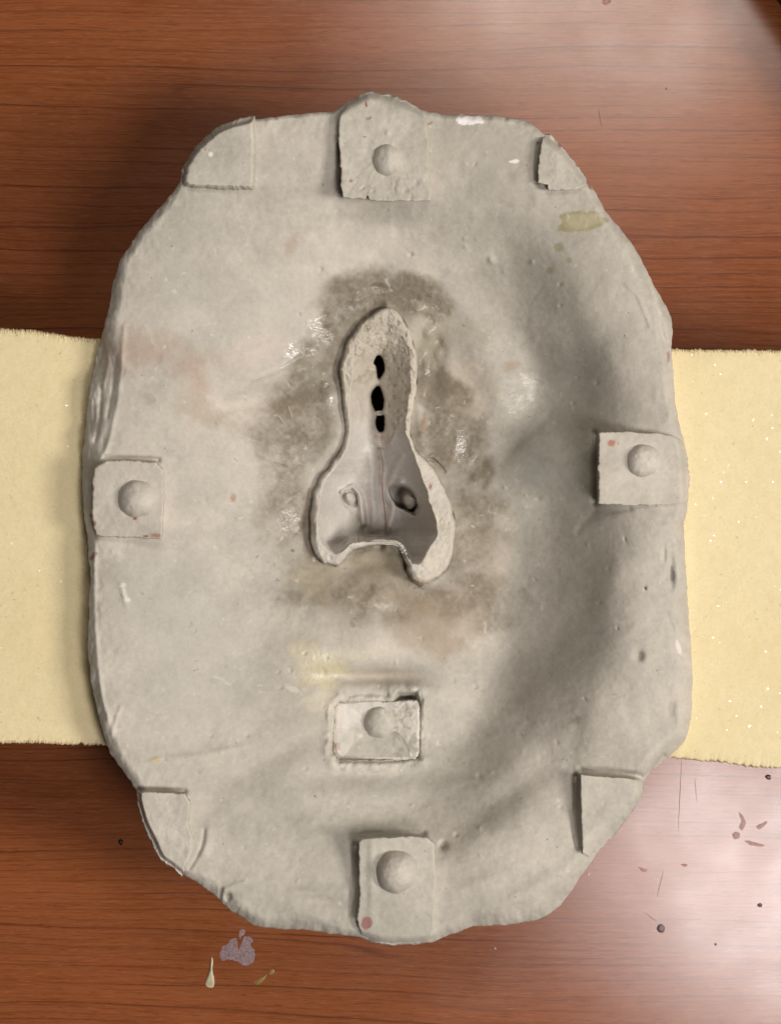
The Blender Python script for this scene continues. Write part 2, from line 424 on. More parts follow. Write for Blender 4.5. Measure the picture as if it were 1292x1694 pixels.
# nose rim, outside
NOUT = [(644.9,511),(655,516),(664,524),(673,540),(680,556),(685,575),(688,594),(689.5,638.5),(685,660),(681.5,677),(678,715),(686,744),(705,763),(721,785),(734,811),(747,842),(751.6,861.6),(748.5,900),(743.7,932),(727.7,951),(702,963.6),(686,957),(676.7,946),(674,935),(669,915),(663,904),(651,900),(619,900),(600,903),(585,906),(577,913),(568,926),(562,931),(555.6,936),(543,932),(530,927),(517,906),(515.5,881),(517,849),(520.6,817),(533,788),(559,756),(570,731),(571.6,696),(568,657.6),(563.6,619),(568,587),(587,552),(601,534),(616,520.6),(630,513)]
NOUTS = catmull(NOUT, 3)

# ------------------------------------------------------------------ relief of the basin
TPS = [(480,230,0),(620,240,-2),(800,240,0),(930,330,0),(1040,480,0),(1080,650,0),(1090,800,0),(1090,1000,0),(1090,1150,-2),(1035,1350,-2),(900,1440,0),(760,1475,0),(985,1190,-5),(950,1400,-6),(640,1490,0),(500,1480,0),(380,1430,0),(280,1340,0),(210,1180,0),(200,1000,0),(200,830,0),(215,650,0),(230,500,0),(300,370,0),(370,270,0),
 (1030,800,-5),(1025,950,-6),(1022,1060,-8),(870,1360,-8),(775,1415,-6),(1010,600,-12),(960,500,-12),(880,360,-10),(945,1330,-20),(1000,1262,-14),(930,1250,-22),
 (620,150,-2),(880,180,-4),(1130,500,-8),(1160,800,-12),(1170,1100,-14),(1060,1400,-10),(900,1550,-6),(640,1590,-2),(400,1560,0),(220,1350,0),(130,1000,-4),(130,800,-4),(160,500,-4),(300,250,-2),
 (480,340,-12),(620,345,-34),(760,370,-30),(840,430,-48),(900,520,-56),(950,620,-66),(965,760,-54),(968,900,-58),(958,1040,-58),(905,1155,-54),(838,1265,-50),(755,1350,-40),(620,1385,-24),(480,1360,-20),(380,1280,-26),(310,1150,-24),(290,1000,-24),(300,830,-22),(310,650,-18),(320,500,-16),(380,380,-10),
 (560,430,-50),(680,430,-60),(790,490,-84),(850,590,-100),(890,690,-112),(905,850,-106),(890,985,-114),(845,1105,-118),(775,1212,-106),(700,1302,-74),(560,1310,-46),(450,1200,-60),(400,1080,-66),(390,950,-66),(400,800,-62),(400,680,-58),(430,540,-42),
 (600,480,-72),(680,490,-82),(740,560,-96),(760,680,-112),(790,800,-116),(790,930,-118),(740,1020,-108),(640,1010,-100),(540,1000,-92),(480,900,-94),(480,780,-94),(500,650,-92),(540,560,-78),
 (620,1055,-78),(520,1085,-70),(630,1118,-88),(620,1200,-76),(720,1150,-92),(620,800,-106)]
_T = np.array(TPS, float); _n = len(_T); _T[:, 2] *= np.where(_T[:, 2] < -15, 1.23, 1.0)
def _k(r2): return r2 * np.log(r2 + 1e-9) * .5
_xy = _T[:, :2] / 500.0
_K = _k(((_xy[:, None] - _xy[None]) ** 2).sum(-1)) + np.eye(_n) * 2e-4
_A = np.zeros((_n + 3, _n + 3)); _A[:_n, :_n] = _K; _A[:_n, _n] = 1; _A[:_n, _n + 1:] = _xy
_A[_n:, :_n] = _A[:_n, _n:].T
_w = np.linalg.solve(_A, np.r_[_T[:, 2], 0, 0, 0])
def tps(x, y):
    X = x / 500.0; Y = y / 500.0
    z = _w[_n] + _w[_n + 1] * X + _w[_n + 2] * Y
    for i in range(_n):
        z = z + _w[i] * _k((X - _xy[i, 0]) ** 2 + (Y - _xy[i, 1]) ** 2)
    return z

def gauss(x, y, cx, cy, sx, sy, ang=0):
    a = math.radians(ang); c, s = math.cos(a), math.sin(a)
    u = (x - cx) * c + (y - cy) * s; v = -(x - cx) * s + (y - cy) * c
    return np.exp(-.5 * ((u / sx) ** 2 + (v / sy) ** 2))

BUMPS = [
 (870,770,62,34,-14,13),(812,630,34,56,-14,13),(905,640,24,60,-24,-10),(835,735,52,12,-38,-8),(420,590,60,30,-14,9),(430,655,76,13,-16,-9),(380,770,60,50,0,8),(700,440,80,26,12,6),(620,1118,64,11,0,-11),(610,1078,90,15,0,6),(560,1045,60,18,8,4),
 # cx, cy, sx, sy, angle, amp
 (812,430,4,4,0,5),(880,433,2.5,2.5,0,2.5),(770,408,3,3,0,2),(930,408,5,4,0,.8),
 (1057,1085,4.6,5.6,0,-12),(733,1399,4.6,4.6,0,-13),(378,1483,3.5,4.5,0,-14),(987,633,2.5,2.5,0,-4),
 (1067,973,1.8,2.4,0,-4),(890,825,4,3,0,-3),(960,712,4,3,0,-3),(880,760,40,60,10,8),(870,830,26,34,0,7),
 (405,605,36,30,20,6),(430,578,18,8,-15,3),(300,625,22,18,0,4),(455,655,60,14,-14,-9),(380,665,40,10,25,-3),
 (800,560,26,40,-20,7),(830,640,24,46,15,8),(770,620,18,46,-28,-7),(860,690,14,50,25,-5),(845,745,10,40,35,-6),
 (570,470,50,30,0,4),(700,470,45,28,10,4),(690,520,10,26,20,5),(720,600,12,34,8,-8),(705,610,8,14,0,4),(548,655,10,14,0,7),
 (500,610,24,30,10,4),(545,735,14,36,12,6),(530,830,14,50,10,3),
 (626,926,46,15,0,-20),(625,985,10,16,0,5),(560,985,40,16,0,4),(700,985,26,12,20,-4),(790,960,40,30,30,3),
 (620,1118,58,9,0,-10),(640,1128,66,5,0,-3),(560,1128,16,9,40,4),(500,1095,34,20,35,4),(600,1065,80,22,0,4),
 (620,1285,95,13,0,-6),(620,1310,110,16,-3,4),(560,1350,60,22,0,-4),(470,1290,50,20,-30,3),(440,1260,60,12,-28,-4),
 (845,1310,90,16,-38,-7),(820,1370,70,20,-28,5),(930,1210,34,60,20,-6),(965,1000,22,50,0,-6),(945,890,18,36,-10,5),(1000,980,16,40,15,5),
 (960,650,20,60,-14,-10),(900,560,34,18,40,4),(850,425,34,20,30,-6),(940,590,14,40,-20,4),
 (890,920,20,70,5,4),(850,1000,24,60,10,-4),(330,1260,40,10,-15,2),(300,1235,14,18,0,2),(258,1257,9,3,-18,3.5),
 (205,985,3,14,-15,2.5),(285,750,8,5,0,3),(720,1190,20,60,0,4),(800,1460,60,10,-22,4),(880,1470,60,9,-30,5),(870,1500,50,9,-20,-3),
 (520,1478,60,8,-3,5),(540,1492,60,6,6,-4),(420,1474,18,8,-25,3),(1110,955,5,24,0,-9),(1108,985,5,10,0,4),(1118,880,4,14,-20,-5),(1098,920,2.5,9,0,-4),(1112,1040,3,12,-20,-4),
 (1085,505,5,34,-22,4),(1096,555,4,36,-10,-8),(1060,450,4,30,-28,-3),(1112,1180,5,18,0,-3),
]
CREASES = [
 ([(985,718),(984,770),(985,830)],4.5,-15),([(232,1307),(270,1308),(304,1310)],4,-10),([(562,240),(561,290),(564,322)],3,-9),([(889,240),(887,270),(886,300)],3.5,-9),([(588,1400),(587,1450),(586,1510)],4.5,-14),([(600,1381),(650,1378),(700,1379)],4,-8),([(175,757),(245,759),(262,761)],3,-8),
 ([(952,1286),(951,1340),(956,1400)],5,-20),([(962,1275),(1000,1277),(1058,1284)],4,-16),
 ([(551,1172),(550,1205),(551,1246)],2.5,-8),([(568,1152),(600,1148),(640,1150)],3,-5),([(575,1134),(640,1130),(690,1132)],6,2),
 # points, sigma, amp
 ([(1098,1250),(1080,1272),(1062,1290)],2.2,-8),([(338,1373),(337,1388),(333,1404),(324,1420),(314,1436)],2.2,-4),([(345,1372),(344,1390),(338,1410)],5,3),
 ([(367,1470),(364,1488)],2,-6),([(370,1475),(385,1466),(404,1460)],3,3),
 ([(200,1170),(192,1190),(186,1215)],2.5,2),([(158,900),(156,960),(157,1020),(163,1100),(170,1160),(180,1190)],3,3.5),
 ([(206,540),(202,600),(196,660),(184,720),(172,756)],3,2.5),([(192,590),(187,640),(178,690)],2.5,-2.5),([(168,640),(166,690),(158,730)],2.5,-3),([(178,575),(180,600),(172,640)],2.5,2.5),
 ([(690,766),(694,770),(699,766),(705,758),(720,762),(735,780)],1.8,-4),([(705,757),(716,753),(726,764)],2,3),
 ([(980,850),(962,868),(955,880)],4,-2.5),([(985,842),(1010,846),(1040,842)],4,-2.5),([(850,740),(880,715),(905,690)],6,-2),

 ([(1035,470),(1055,490),(1075,540)],2.5,2),([(1010,1450),(975,1472),(930,1500)],6,3),
 ([(420,628),(470,608),(500,590)],3,3),([(428,754),(450,766),(478,772)],1.2,1.8),
 ([(280,1255),(330,1250),(400,1235)],4,2.5),([(672,938),(680,952),(692,966)],3,-9),
  ([(690,660),(695,700),(700,740)],6,4),([(520,425),(560,415),(600,430)],6,1.5),
 ([(855,1150),(900,1100),(930,1040)],14,-3),([(955,1190),(950,1230),(945,1275)],8,-1.5),([(1000,1480),(960,1462),(990,1432)],4,-2),
]
BEVEL_PTS = [((620,150),8),((800,190),8),((920,235),10),((1000,345),16),((1060,430),26),((1110,540),26),((1120,680),12),((1138,800),10),((1136,980),26),((1145,1140),28),((1105,1252),30),((1060,1320),26),((965,1445),34),((880,1522),34),((740,1547),22),((640,1562),8),((480,1536),26),((380,1505),20),((285,1430),12),((230,1325),10),((165,1190),24),((146,1050),18),((148,960),14),((140,840),18),((140,720),42),((160,590),46),((180,510),24),((222,395),14),((300,280),8),((420,195),6),((520,187),6)]
def cen_ang(x, y): return np.arctan2(y - 820, x - 640)
_ba = np.array([cen_ang(p[0][0], p[0][1]) for p in BEVEL_PTS]); _bw = np.array([p[1] for p in BEVEL_PTS], float)
_o = np.argsort(_ba); _ba = _ba[_o]; _bw = _bw[_o]
def bevel_w(x, y): return np.interp(cen_ang(x, y), _ba, _bw, period=2 * math.pi)

CHIN = [(553,1170),(560,1160),(585,1160),(650,1160),(656,1145),(690,1144),(697,1165),(695,1256),(660,1262),(560,1263),(549,1242),(552,1200)]

FACET_G = []
rb = np.random.RandomState(21)
for _i in range(90):
    _t = rb.rand() * 6.283; _r = .35 + .6 * rb.rand()
    BUMPS.append((640 + 490 * _r * math.cos(_t), 850 + 690 * _r * math.sin(_t), 1.2 + rb.rand() * 1.6, 1.2 + rb.rand() * 1.8, rb.rand() * 180, (-2.6 if rb.rand() < .7 else 1.6) * (.5 + rb.rand())))
SCRAPES = []
for _i in range(150):
    _t = rb.rand() * 6.283; _r = .3 + .66 * rb.rand(); _a = rb.rand() * 6.283; _l = 8 + 34 * rb.rand() ** 2
    _x = 640 + 480 * _r * math.cos(_t); _y = 850 + 690 * _r * math.sin(_t)
    SCRAPES.append((_x, _y, _x + _l * math.cos(_a), _y + _l * math.sin(_a), .8 + 1.6 * rb.rand() ** 2, rb.rand() < .72, .2 + .4 * rb.rand()))
def body_z(x, y, sd=None, dn=None):
    """height of the basin surface; sd distance in from the outline, dn distance outside the nose rim (neg inside)"""
    z = tps(x, y)
    for b in BUMPS:
        m = (np.abs(x - b[0]) < 3.5 * max(b[2], b[3])) & (np.abs(y - b[1]) < 3.5 * max(b[2], b[3]))
        if m.any(): z[m] += b[5] * gauss(x[m], y[m], *b[:5])
    for pts, sg, amp in CREASES:
        P = np.array(pts)
        m = (x > P[:, 0].min() - 4 * sg) & (x < P[:, 0].max() + 4 * sg) & (y > P[:, 1].min() - 4 * sg) & (y < P[:, 1].max() + 4 * sg)
        if m.any(): z[m] += amp * np.exp(-.5 * (segdist(x[m], y[m], pts) / sg) ** 2)
    for (fx_, fy_, sx_, sy_, gx_, gy_) in FACET_G:
        m = (np.abs(x - fx_) < 2.2 * sx_) & (np.abs(y - fy_) < 2.2 * sy_)
        if m.any():
            q2 = ((x[m] - fx_) / sx_) ** 2 + ((y[m] - fy_) / sy_) ** 2
            z[m] += (gx_ * (x[m] - fx_) + gy_ * (y[m] - fy_)) * np.exp(-.7 * q2 ** 1.5)
    z = z + fbm(x, y, 150, 2, 1) * 2.4 + fbm(x, y, 46, 2, 2) * .9 + fbm(x, y, 16, 2, 3) * .36 + fbm(x, y, 7, 2, 6) * .14 * (.6 + .8 * vnoise(x / 60, y / 60, 3))
    z = z + np.minimum(fbm(x, y, 34, 2, 5) + .35, 0) * 1.8          # shallow scrapes
    if sd is not None:
        w = bevel_w(x, y) * (1 + .35 * fbm(x, y, 60, 2, 4))
        e = 1 - np.clip(sd / w, 0, 1)
        z = z - (w * .95) * e ** 1.8
        near = np.exp(-np.maximum(sd, 0) / 22.0)
        z = z + near * (fbm(x * 1.6, y, 26, 4, 6) * 2.4 + fbm(x, y, 8, 2, 7) * 1.0) - e * (1 - np.abs(fbm(x * 2.2, y * .8, 30, 3, 3))).clip(0, 1) ** 3 * 3.0
    return z

# small flats of the varnished skin shaped and tilted to return a lamp to the eye
def _facets():
    out = []
    for (fx, fy, sx, sy, lamp) in [(705,604,9,16,0),(762,738,14,18,0),(742,706,10,10,0),(708,540,8,14,1),(690,505,12,10,1),(724,575,7,14,1),(790,800,10,10,0),(625,480,18,7,1),(632,1003,10,8,0),(482,598,8,13,0),(500,578,9,8,0),(540,528,12,9,1),(590,490,14,8,1),(549,663,6,5,0),(538,636,6,5,0),(478,862,9,9,0),(868,655,9,8,0)]:
        X3 = np.array([fx - 6., fx + 6., fx, fx]); Y3 = np.array([fy, fy, fy - 6., fy + 6.])
        z3 = body_z(X3, Y3)
        gx, gy = (z3[1] - z3[0]) / 12, (z3[3] - z3[2]) / 12
        t = ((-.153, -.174), (-.08, .216))[lamp]
        out.append((fx, fy, sx, sy, t[0] - gx, t[1] - gy))
    return out
FACET_G = _facets()

# ------------------------------------------------------------------ plaster colour (dirt, stains, residue, some painted shade)
def blobmask(x, y, cx, cy, rx, ry, ang, soft, nz, wave=30, seed=0):
    a = math.radians(ang); c, s = math.cos(a), math.sin(a)
    u = ((x - cx) * c + (y - cy) * s) / rx; v = (-(x - cx) * s + (y - cy) * c) / ry
    d = np.sqrt(u * u + v * v) + nz * fbm(x, y, wave, 4, seed)
    return 1 - sstep(1 - soft, 1 + soft, d)

WET = [(625,500,84,40,0,.25,.2),(590,475,50,26,-20,.3,.3),(700,490,52,30,25,.2,.2),(560,540,34,44,30,.3,.25),(520,600,40,46,10,.25,.25),(515,645,54,28,-15,.3,.3),(710,600,26,60,10,.3,.2),
 (725,640,34,44,-30,.25,.2),(745,650,46,20,28,.25,.2),(735,720,56,60,0,.3,.3),(760,740,46,60,10,.3,.3),(795,778,28,30,0,.3,.3),(500,700,58,56,0,.35,.4),(470,720,50,50,0,.4,.45),(470,780,34,60,0,.4,.5),
 (480,850,40,70,0,.5,.55),(510,950,46,50,0,.5,.5),(560,985,70,34,0,.5,.5),(625,935,56,34,0,.3,.2),(640,975,80,40,0,.5,.5),(770,900,46,70,0,.5,.55),(775,830,46,40,0,.45,.5),(790,975,60,50,20,.5,.6),(720,1000,70,34,0,.5,.5),(520,905,26,40,0,.4,.4)]
STAINS_SHADE = [ # cx,cy,rx,ry,ang,soft,noise,color,strength
 (600,425,110,44,5,.6,.6,(.56,.51,.44),.75),(430,520,120,60,-10,.6,.6,(.53,.49,.43),.7),(600,1060,150,54,0,.6,.6,(.57,.52,.445),.75),(420,585,50,22,-15,.4,.4,(.55,.48,.42),.7),
 (780,650,46,60,20,.5,.5,(.50,.43,.34),.6),(800,900,60,80,0,.6,.6,(.47,.41,.33),.5),(340,760,60,80,0,.6,.6,(.50,.46,.40),.4),(540,1180,80,70,0,.6,.5,(.50,.46,.39),.5),(600,985,70,30,0,.5,.6,(.46,.39,.30),.5),(0,0,1,1,0,.1,.1,(.2,.2,.2),0),
 (245,575,78,26,10,.6,.6,(.39,.285,.225),.65),(215,592,40,26,0,.6,.5,(.38,.28,.225),.5),(318,625,26,38,-35,.5,.4,(.40,.28,.22),.6),(335,680,50,20,25,.5,.5,(.38,.31,.23),.5),(300,640,24,22,0,.4,.3,(.47,.44,.37),.7),
 (300,1100,90,140,0,.7,.5,(.44,.42,.37),.5),(270,980,70,90,0,.7,.5,(.43,.41,.36),.4),(450,1130,60,100,0,.7,.5,(.46,.43,.37),.4),(330,480,110,110,0,.7,.5,(.43,.405,.345),.4),
 (780,250,120,60,0,.6,.3,(.385,.36,.295),.6),(960,420,90,90,30,.6,.4,(.40,.37,.31),.5),(1050,600,60,120,0,.7,.4,(.42,.39,.34),.5),
 (700,1040,56,30,15,.7,.7,(.34,.275,.205),.4),(722,1062,30,26,0,.6,.6,(.31,.25,.19),.45),(740,1030,70,46,0,.6,.6,(.36,.28,.20),.35),(690,1000,40,14,20,.5,.6,(.35,.27,.18),.35),
 (738,636,40,20,28,.4,.4,(.15,.12,.075),.6),(715,650,26,34,-20,.5,.4,(.16,.13,.085),.45),(625,470,66,14,3,.7,.6,(.17,.14,.10),.32),(720,500,12,22,-40,.5,.4,(.17,.14,.10),.4),(520,640,44,12,-20,.5,.5,(.165,.14,.10),.5),(560,560,14,50,28,.5,.5,(.165,.14,.10),.4),(508,860,8,44,4,.5,.4,(.17,.14,.1),.4),(622,930,52,22,0,.5,.5,(.225,.192,.135),.6),(700,560,50,40,20,.6,.6,(.38,.345,.26),.35),(760,545,60,26,10,.6,.6,(.39,.35,.26),.4),(640,940,60,24,0,.5,.4,(.34,.29,.21),.5),(530,960,40,30,0,.5,.5,(.40,.35,.25),.5),  # thin strips left of nose rim and olive under its lip are painted shade
 (845,605,14,10,0,.5,.4,(.33,.25,.17),.5),(960,690,40,50,0,.6,.5,(.40,.36,.31),.4),
 # yellow residue over the chin
 (525,1090,42,20,28,.4,.6,(.57,.515,.36),.7),(522,1118,30,26,0,.3,.5,(.56,.50,.33),.75),(500,1080,24,14,20,.4,.5,(.60,.55,.42),.6),(555,1110,24,12,0,.3,.4,(.52,.46,.30),.6),(530,1160,34,16,0,.35,.4,(.58,.53,.42),.8),(485,1140,14,5,30,.3,.3,(.64,.60,.50),.8),(585,1082,36,8,5,.4,.5,(.62,.57,.44),.6),
 (640,1118,58,12,0,.4,.3,(.36,.31,.24),.6),  # shade band in the trough above the chin key, painted darker
 # yellowish oil stain, upper right
 (962,366,38,18,-6,.07,.24,(.30,.265,.14),.9),(962,366,32,14,-6,.3,.3,(.39,.35,.23),.85),(924,409,8.5,7.5,0,.12,.1,(.31,.27,.16),.7),(941,431,5,4.5,0,.15,.1,(.30,.26,.15),.7),(910,448,6,5.5,0,.15,.1,(.31,.27,.16),.7),
 # white paint chips
 (778,199,24,7.5,0,.08,.25,(.80,.77,.76),1),(851,267,8.5,3.2,-4,.12,.2,(.78,.75,.72),1),(1085,500,3.5,22,-18,.3,.5,(.62,.58,.50),.7),(205,968,6,4,0,.3,.4,(.66,.62,.55),.8),(211,992,5,4,20,.3,.3,(.68,.64,.57),.8),(207,982,3,14,-14,.4,.4,(.62,.58,.51),.7),(1122,1072,4,12,-15,.2,.3,(.70,.66,.60),.8),(196,1208,7,3,-20,.3,.3,(.62,.58,.52),.7),(349,255,4,4,0,.3,.2,(.75,.71,.62),.8),(270,858,6,5,0,.4,.4,(.55,.50,.43),.5),
 # red marks
 (606,173,2.2,4.5,-15,.2,.2,(.24,.09,.075),.85),(611,196,5,1.8,-18,.25,.3,(.24,.10,.085),.8),(712,204,5,2,-25,.3,.3,(.30,.15,.13),.7),(581,299,3,2.5,-30,.3,.3,(.26,.10,.08),.75),
 (1011,733,6,5.5,-20,.3,.3,(.34,.14,.09),.85),(241,887,5,2.2,0,.25,.2,(.25,.09,.07),.9),(259,886,9,3.4,3,.3,.25,(.32,.16,.10),.85),(224,858,3.4,2.6,-10,.2,.2,(.28,.09,.065),.9),(152,853,3.5,4,0,.25,.2,(.26,.10,.08),.8),(156,866,4,4.5,-30,.25,.2,(.24,.09,.075),.8),(155,920,4,9,38,.2,.2,(.20,.085,.075),.9),(386,824,4.5,6.5,10,.35,.3,(.38,.24,.17),.8),
 (607,1527,9.5,10.5,0,.12,.12,(.28,.12,.105),.85),(558,1235,5,7,-15,.2,.25,(.24,.095,.07),.9),(925,240,7,2.6,48,.3,.5,(.26,.09,.06),.8),(955,274,3,2,40,.3,.3,(.22,.08,.06),.8),(974,305,3,9,-22,.25,.4,(.26,.09,.07),.85),(482,405,9,14,25,.6,.4,(.41,.31,.25),.6),(295,290,9,9,0,.4,.4,(.20,.13,.12),.6),(700,698,4,14,10,.4,.3,(.31,.17,.13),.7),(1105,590,2.5,10,0,.3,.3,(.30,.15,.12),.7),(340,247,2,2,0,.3,.2,(.32,.2,.15),.7),(614,997,3,4,0,.3,.2,(.33,.2,.13),.7),(583,1032,4,6,-30,.4,.3,(.33,.24,.18),.7),
 # grey purple dents and dark specks
 (1111,950,3.5,15,0,.3,.3,(.20,.175,.185),.9),(1067,973,2,3,0,.3,.2,(.05,.03,.025),.95),(484,911,3.5,3,0,.3,.2,(.20,.17,.13),.9),(258,1257,9,4,-18,.3,.3,(.50,.42,.24),.8),(236,982,3,1.5,0,.3,.3,(.33,.27,.2),.7),(250,990,4,1.5,0,.3,.3,(.35,.29,.22),.6),(697,768,5,4,0,.4,.4,(.22,.19,.2),.7),(245,655,9,6,0,.5,.5,(.33,.30,.25),.6),(250,664,8,6,0,.5,.5,(.34,.31,.26),.6),(950,1192,10,6,0,.4,.6,(.28,.23,.16),.6),(1110,1175,5,14,0,.5,.4,(.36,.31,.27),.5),
]
GLINTS = [(705,604,11,19,0,1),(760,735,24,30,-20,1),(742,705,22,16,20,.8),(780,760,20,24,0,.8),(480,596,16,30,25,1),(500,580,22,20,0,.9),(530,545,26,34,30,.9),(575,510,34,16,-30,.8),(625,480,46,16,0,.8),(690,500,30,24,30,.9),
 (720,545,18,30,20,.8),(548,663,9,8,0,1),(538,634,9,7,30,1),(480,862,22,24,0,.8),(625,1000,24,16,0,.7),(590,985,26,20,0,.5),(470,760,30,40,0,.6),(790,810,26,30,0,.6),(760,900,30,40,0,.5),(870,650,50,24,-50,.7),(735,570,12,26,-20,.8),(510,700,30,30,0,.5)]
def plaster_col(x, y):
    """linear base colour and wetness at photo points"""
    n = x.shape[0]
    a = np.array([.405, .384, .330]); b = np.array([.490, .450, .388])
    t = np.clip(.5 + .6 * fbm(x, y, 190, 4, 2), 0, 1)[:, None]
    c = a * (1 - t) + b * t
    c = c * (1 + .10 * fbm(x, y, 50, 6, 3))[:, None]
    c = c * (1 + .05 * fbm(x, y, 7, 2, 1))[:, None]
    ch = sstep(.15, .75, fbm(x, y, 60, 5, 6)); c = c * (1 - .4 * ch[:, None]) + np.array([.52, .475, .41]) * .4 * ch[:, None]
    wet = np.zeros(n)
    for i, wv in enumerate(WET):
        wet = np.maximum(wet, blobmask(x, y, *wv[:5], wv[5] * 1.5, wv[6] * .9 + .1, wave=34, seed=i))
    for i, st in enumerate(STAINS_SHADE[:10]):
        m = (blobmask(x, y, *st[:7], wave=50, seed=i) * st[8])[:, None]
        c = c * (1 - m) + np.array(st[7]) * m
    mott = np.clip(.80 + .26 * fbm(x, y, 40, 4, 4) + .16 * fbm(x, y, 6, 2, 2), .3, 1)
    m = (wet * mott * .95)[:, None]
    c = c * (1 - m) + np.array([.180, .147, .099]) * m
    for i, st in enumerate(STAINS_SHADE[10:]):
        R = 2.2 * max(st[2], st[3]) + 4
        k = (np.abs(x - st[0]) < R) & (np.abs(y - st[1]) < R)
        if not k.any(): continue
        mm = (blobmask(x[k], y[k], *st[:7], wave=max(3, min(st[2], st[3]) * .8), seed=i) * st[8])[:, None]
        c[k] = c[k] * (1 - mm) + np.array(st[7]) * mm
    for (ax_, ay_, bx_, by_, w_, light_, st_) in SCRAPES:
        k = (x > min(ax_, bx_) - 8) & (x < max(ax_, bx_) + 8) & (y > min(ay_, by_) - 8) & (y < max(ay_, by_) + 8)
        if not k.any(): continue
        d_ = segdist(x[k] + fbm(x[k], y[k], 12, 2, 3) * 2.5, y[k] + fbm(x[k], y[k], 12, 2, 4) * 2.5, [(ax_, ay_), (bx_, by_)])
        mm = (st_ * np.exp(-(d_ / w_) ** 2) * np.clip(.6 + 1.0 * fbm(x[k], y[k], 7, 2, 6), 0, 1))[:, None]
        c[k] = c[k] * (1 - mm) + np.array((.62, .58, .51) if light_ else (.29, .25, .195)) * mm
    gl = wet * .32
    for i, (gx_, gy_, a_, b_, an, v_) in enumerate(GLINTS):
        gl = np.maximum(gl, v_ * blobmask(x, y, gx_, gy_, a_ * .8, b_ * .8, an, .25, .7, wave=8, seed=i))
    gl = np.maximum(gl, .35 * blobmask(x, y, 962, 366, 36, 17, -6, .2, .1))
    gl = np.maximum(gl, .7 * blobmask(x, y, 525, 1105, 44, 34, 20, .3, .3))
    gl = np.maximum(gl, .7 * blobmask(x, y, 870, 660, 40, 30, 20, .5, .4))
    gl[y > 1130] *= .4
    return c, gl

# ------------------------------------------------------------------ the mould
MB = (0.0, 0.0, TABLE_Z)
mould = thing('plaster_mould', 'grey plaster face mould with a hollow nose, lying across two yellow foam blocks', 'plaster mould', MB)
ROOT = np.array(MB)

def star_radius(poly, cx, cy, ang):
    """first crossing of rays with a closed polyline"""
    P = np.asarray(poly); Q = np.roll(P, -1, 0)
    r = np.full(len(ang), 1e9)
    dx, dy = np.cos(ang), np.sin(ang)
    for (ax, ay), (bx, by) in zip(P, Q):
        ex, ey = bx - ax, by - ay
        den = dx * ey - dy * ex
        den = np.where(np.abs(den) < 1e-9, 1e-9, den)
        t = ((ax - cx) * ey - (ay - cy) * ex) / den
        u = ((ax - cx) * dy - (ay - cy) * dx) / den
        ok = (t > 0) & (u >= -1e-6) & (u <= 1 + 1e-6)
        r = np.where(ok & (t < r), t, r)
    return r

NA, NR = 1800, 280
BCX, BCY = 628.0, 790.0
ang = np.linspace(0, 2 * math.pi, NA, endpoint=False)
# spread the rays evenly along the outline
P0 = resample(OUTS, NA)
ang = np.unwrap(np.arctan2(P0[:, 1] - BCY, P0[:, 0] - BCX))
rin = star_radius(NOUTS, BCX, BCY, ang)
w = 9; pad = np.r_[rin[-w:], rin, rin[:w]]
rmin = np.min(np.stack([pad[i:i + NA] for i in range(2 * w + 1)]), 0)
pad = np.r_[rmin[-w:], rmin, rmin[:w]]
rin = np.mean(np.stack([pad[i:i + NA] for i in range(2 * w + 1)]), 0) - 3
pn = P0 - np.array([BCX, BCY]); rout = np.hypot(pn[:, 0], pn[:, 1])
ol = np.arange(NA) * 2.4
rout = rout + fbm(ol, ol * 0, 30, 3, 1) * 1.8 + fbm(ol, ol * 0 + 50, 9, 2, 2) * .9
tt = np.linspace(0, 1, NR) ** 1.0
rr = rout[None] + (rin - rout)[None] * tt[:, None]
X = BCX + rr * np.cos(ang)[None]; Y = BCY + rr * np.sin(ang)[None]
x = X.ravel(); y = Y.ravel()
edge = np.c_[X[0], Y[0]]
sd = np.maximum(0, sdf(x, y, edge[::5]))
sd[:NA] = 0
nearn = (np.abs(x - 630) < 160) & (np.abs(y - 740) < 260)
dn = np.full(x.shape, 100.0)
dn[nearn] = -sdf(x[nearn], y[nearn], NOUTS)
z = body_z(x, y, sd)
z = z - 10 * np.exp(-(np.maximum(dn - 2, 0) / 12.0) ** 2) * sstep(642, 628, x) * sstep(935, 905, y) * (1 + .4 * fbm(x, y, 40, 2, 2)) * (1 - .75 * np.exp(-((y - 715) / 26.0) ** 2))
ci = -sdf(x, y, CHIN)
cin = (np.abs(x - 622) < 130) & (np.abs(y - 1203) < 110)
z = z - 30 * (1 - sstep(-11, 2, ci)) + np.where(cin & (ci > -12) & (ci < 40), np.exp(-((ci - 7) / 8.0) ** 2) * (3.0 + 3.5 * fbm(x, y, 44, 3, 4) + 4 * gauss(x, y, 680, 1150, 24, 18)) + np.exp(-np.abs(ci - 3) / 9) * (fbm(x, y, 9, 3, 5) * 3.2), 0)
z = np.where(dn < 1, z - np.clip((1 - dn) * 4, 0, 22), z)
c, gl = plaster_col(x, y)
cm = np.exp(-np.clip(np.abs(ci - 5), 0, 60) / 7) * (.5 + .5 * fbm(x, y, 12, 3, 5)) * (np.abs(x - 620) < 100) * (np.abs(y - 1200) < 90)
cm = (np.clip(cm, 0, 1) * .8)[:, None]; c = c * (1 - cm) + np.array([.66, .62, .54]) * cm
# worn paler rim edge
ew = (np.exp(-((sd - bevel_w(x, y) * .8) / 5.0) ** 2) * np.clip(.3 + fbm(x, y, 40, 3, 2), 0, 1) * .35)[:, None]
c = c * (1 - ew) + np.array([.56, .52, .45]) * ew
V = [W(x, y, z)]; C = [c]; G = [gl]
zedge = z[:NA]
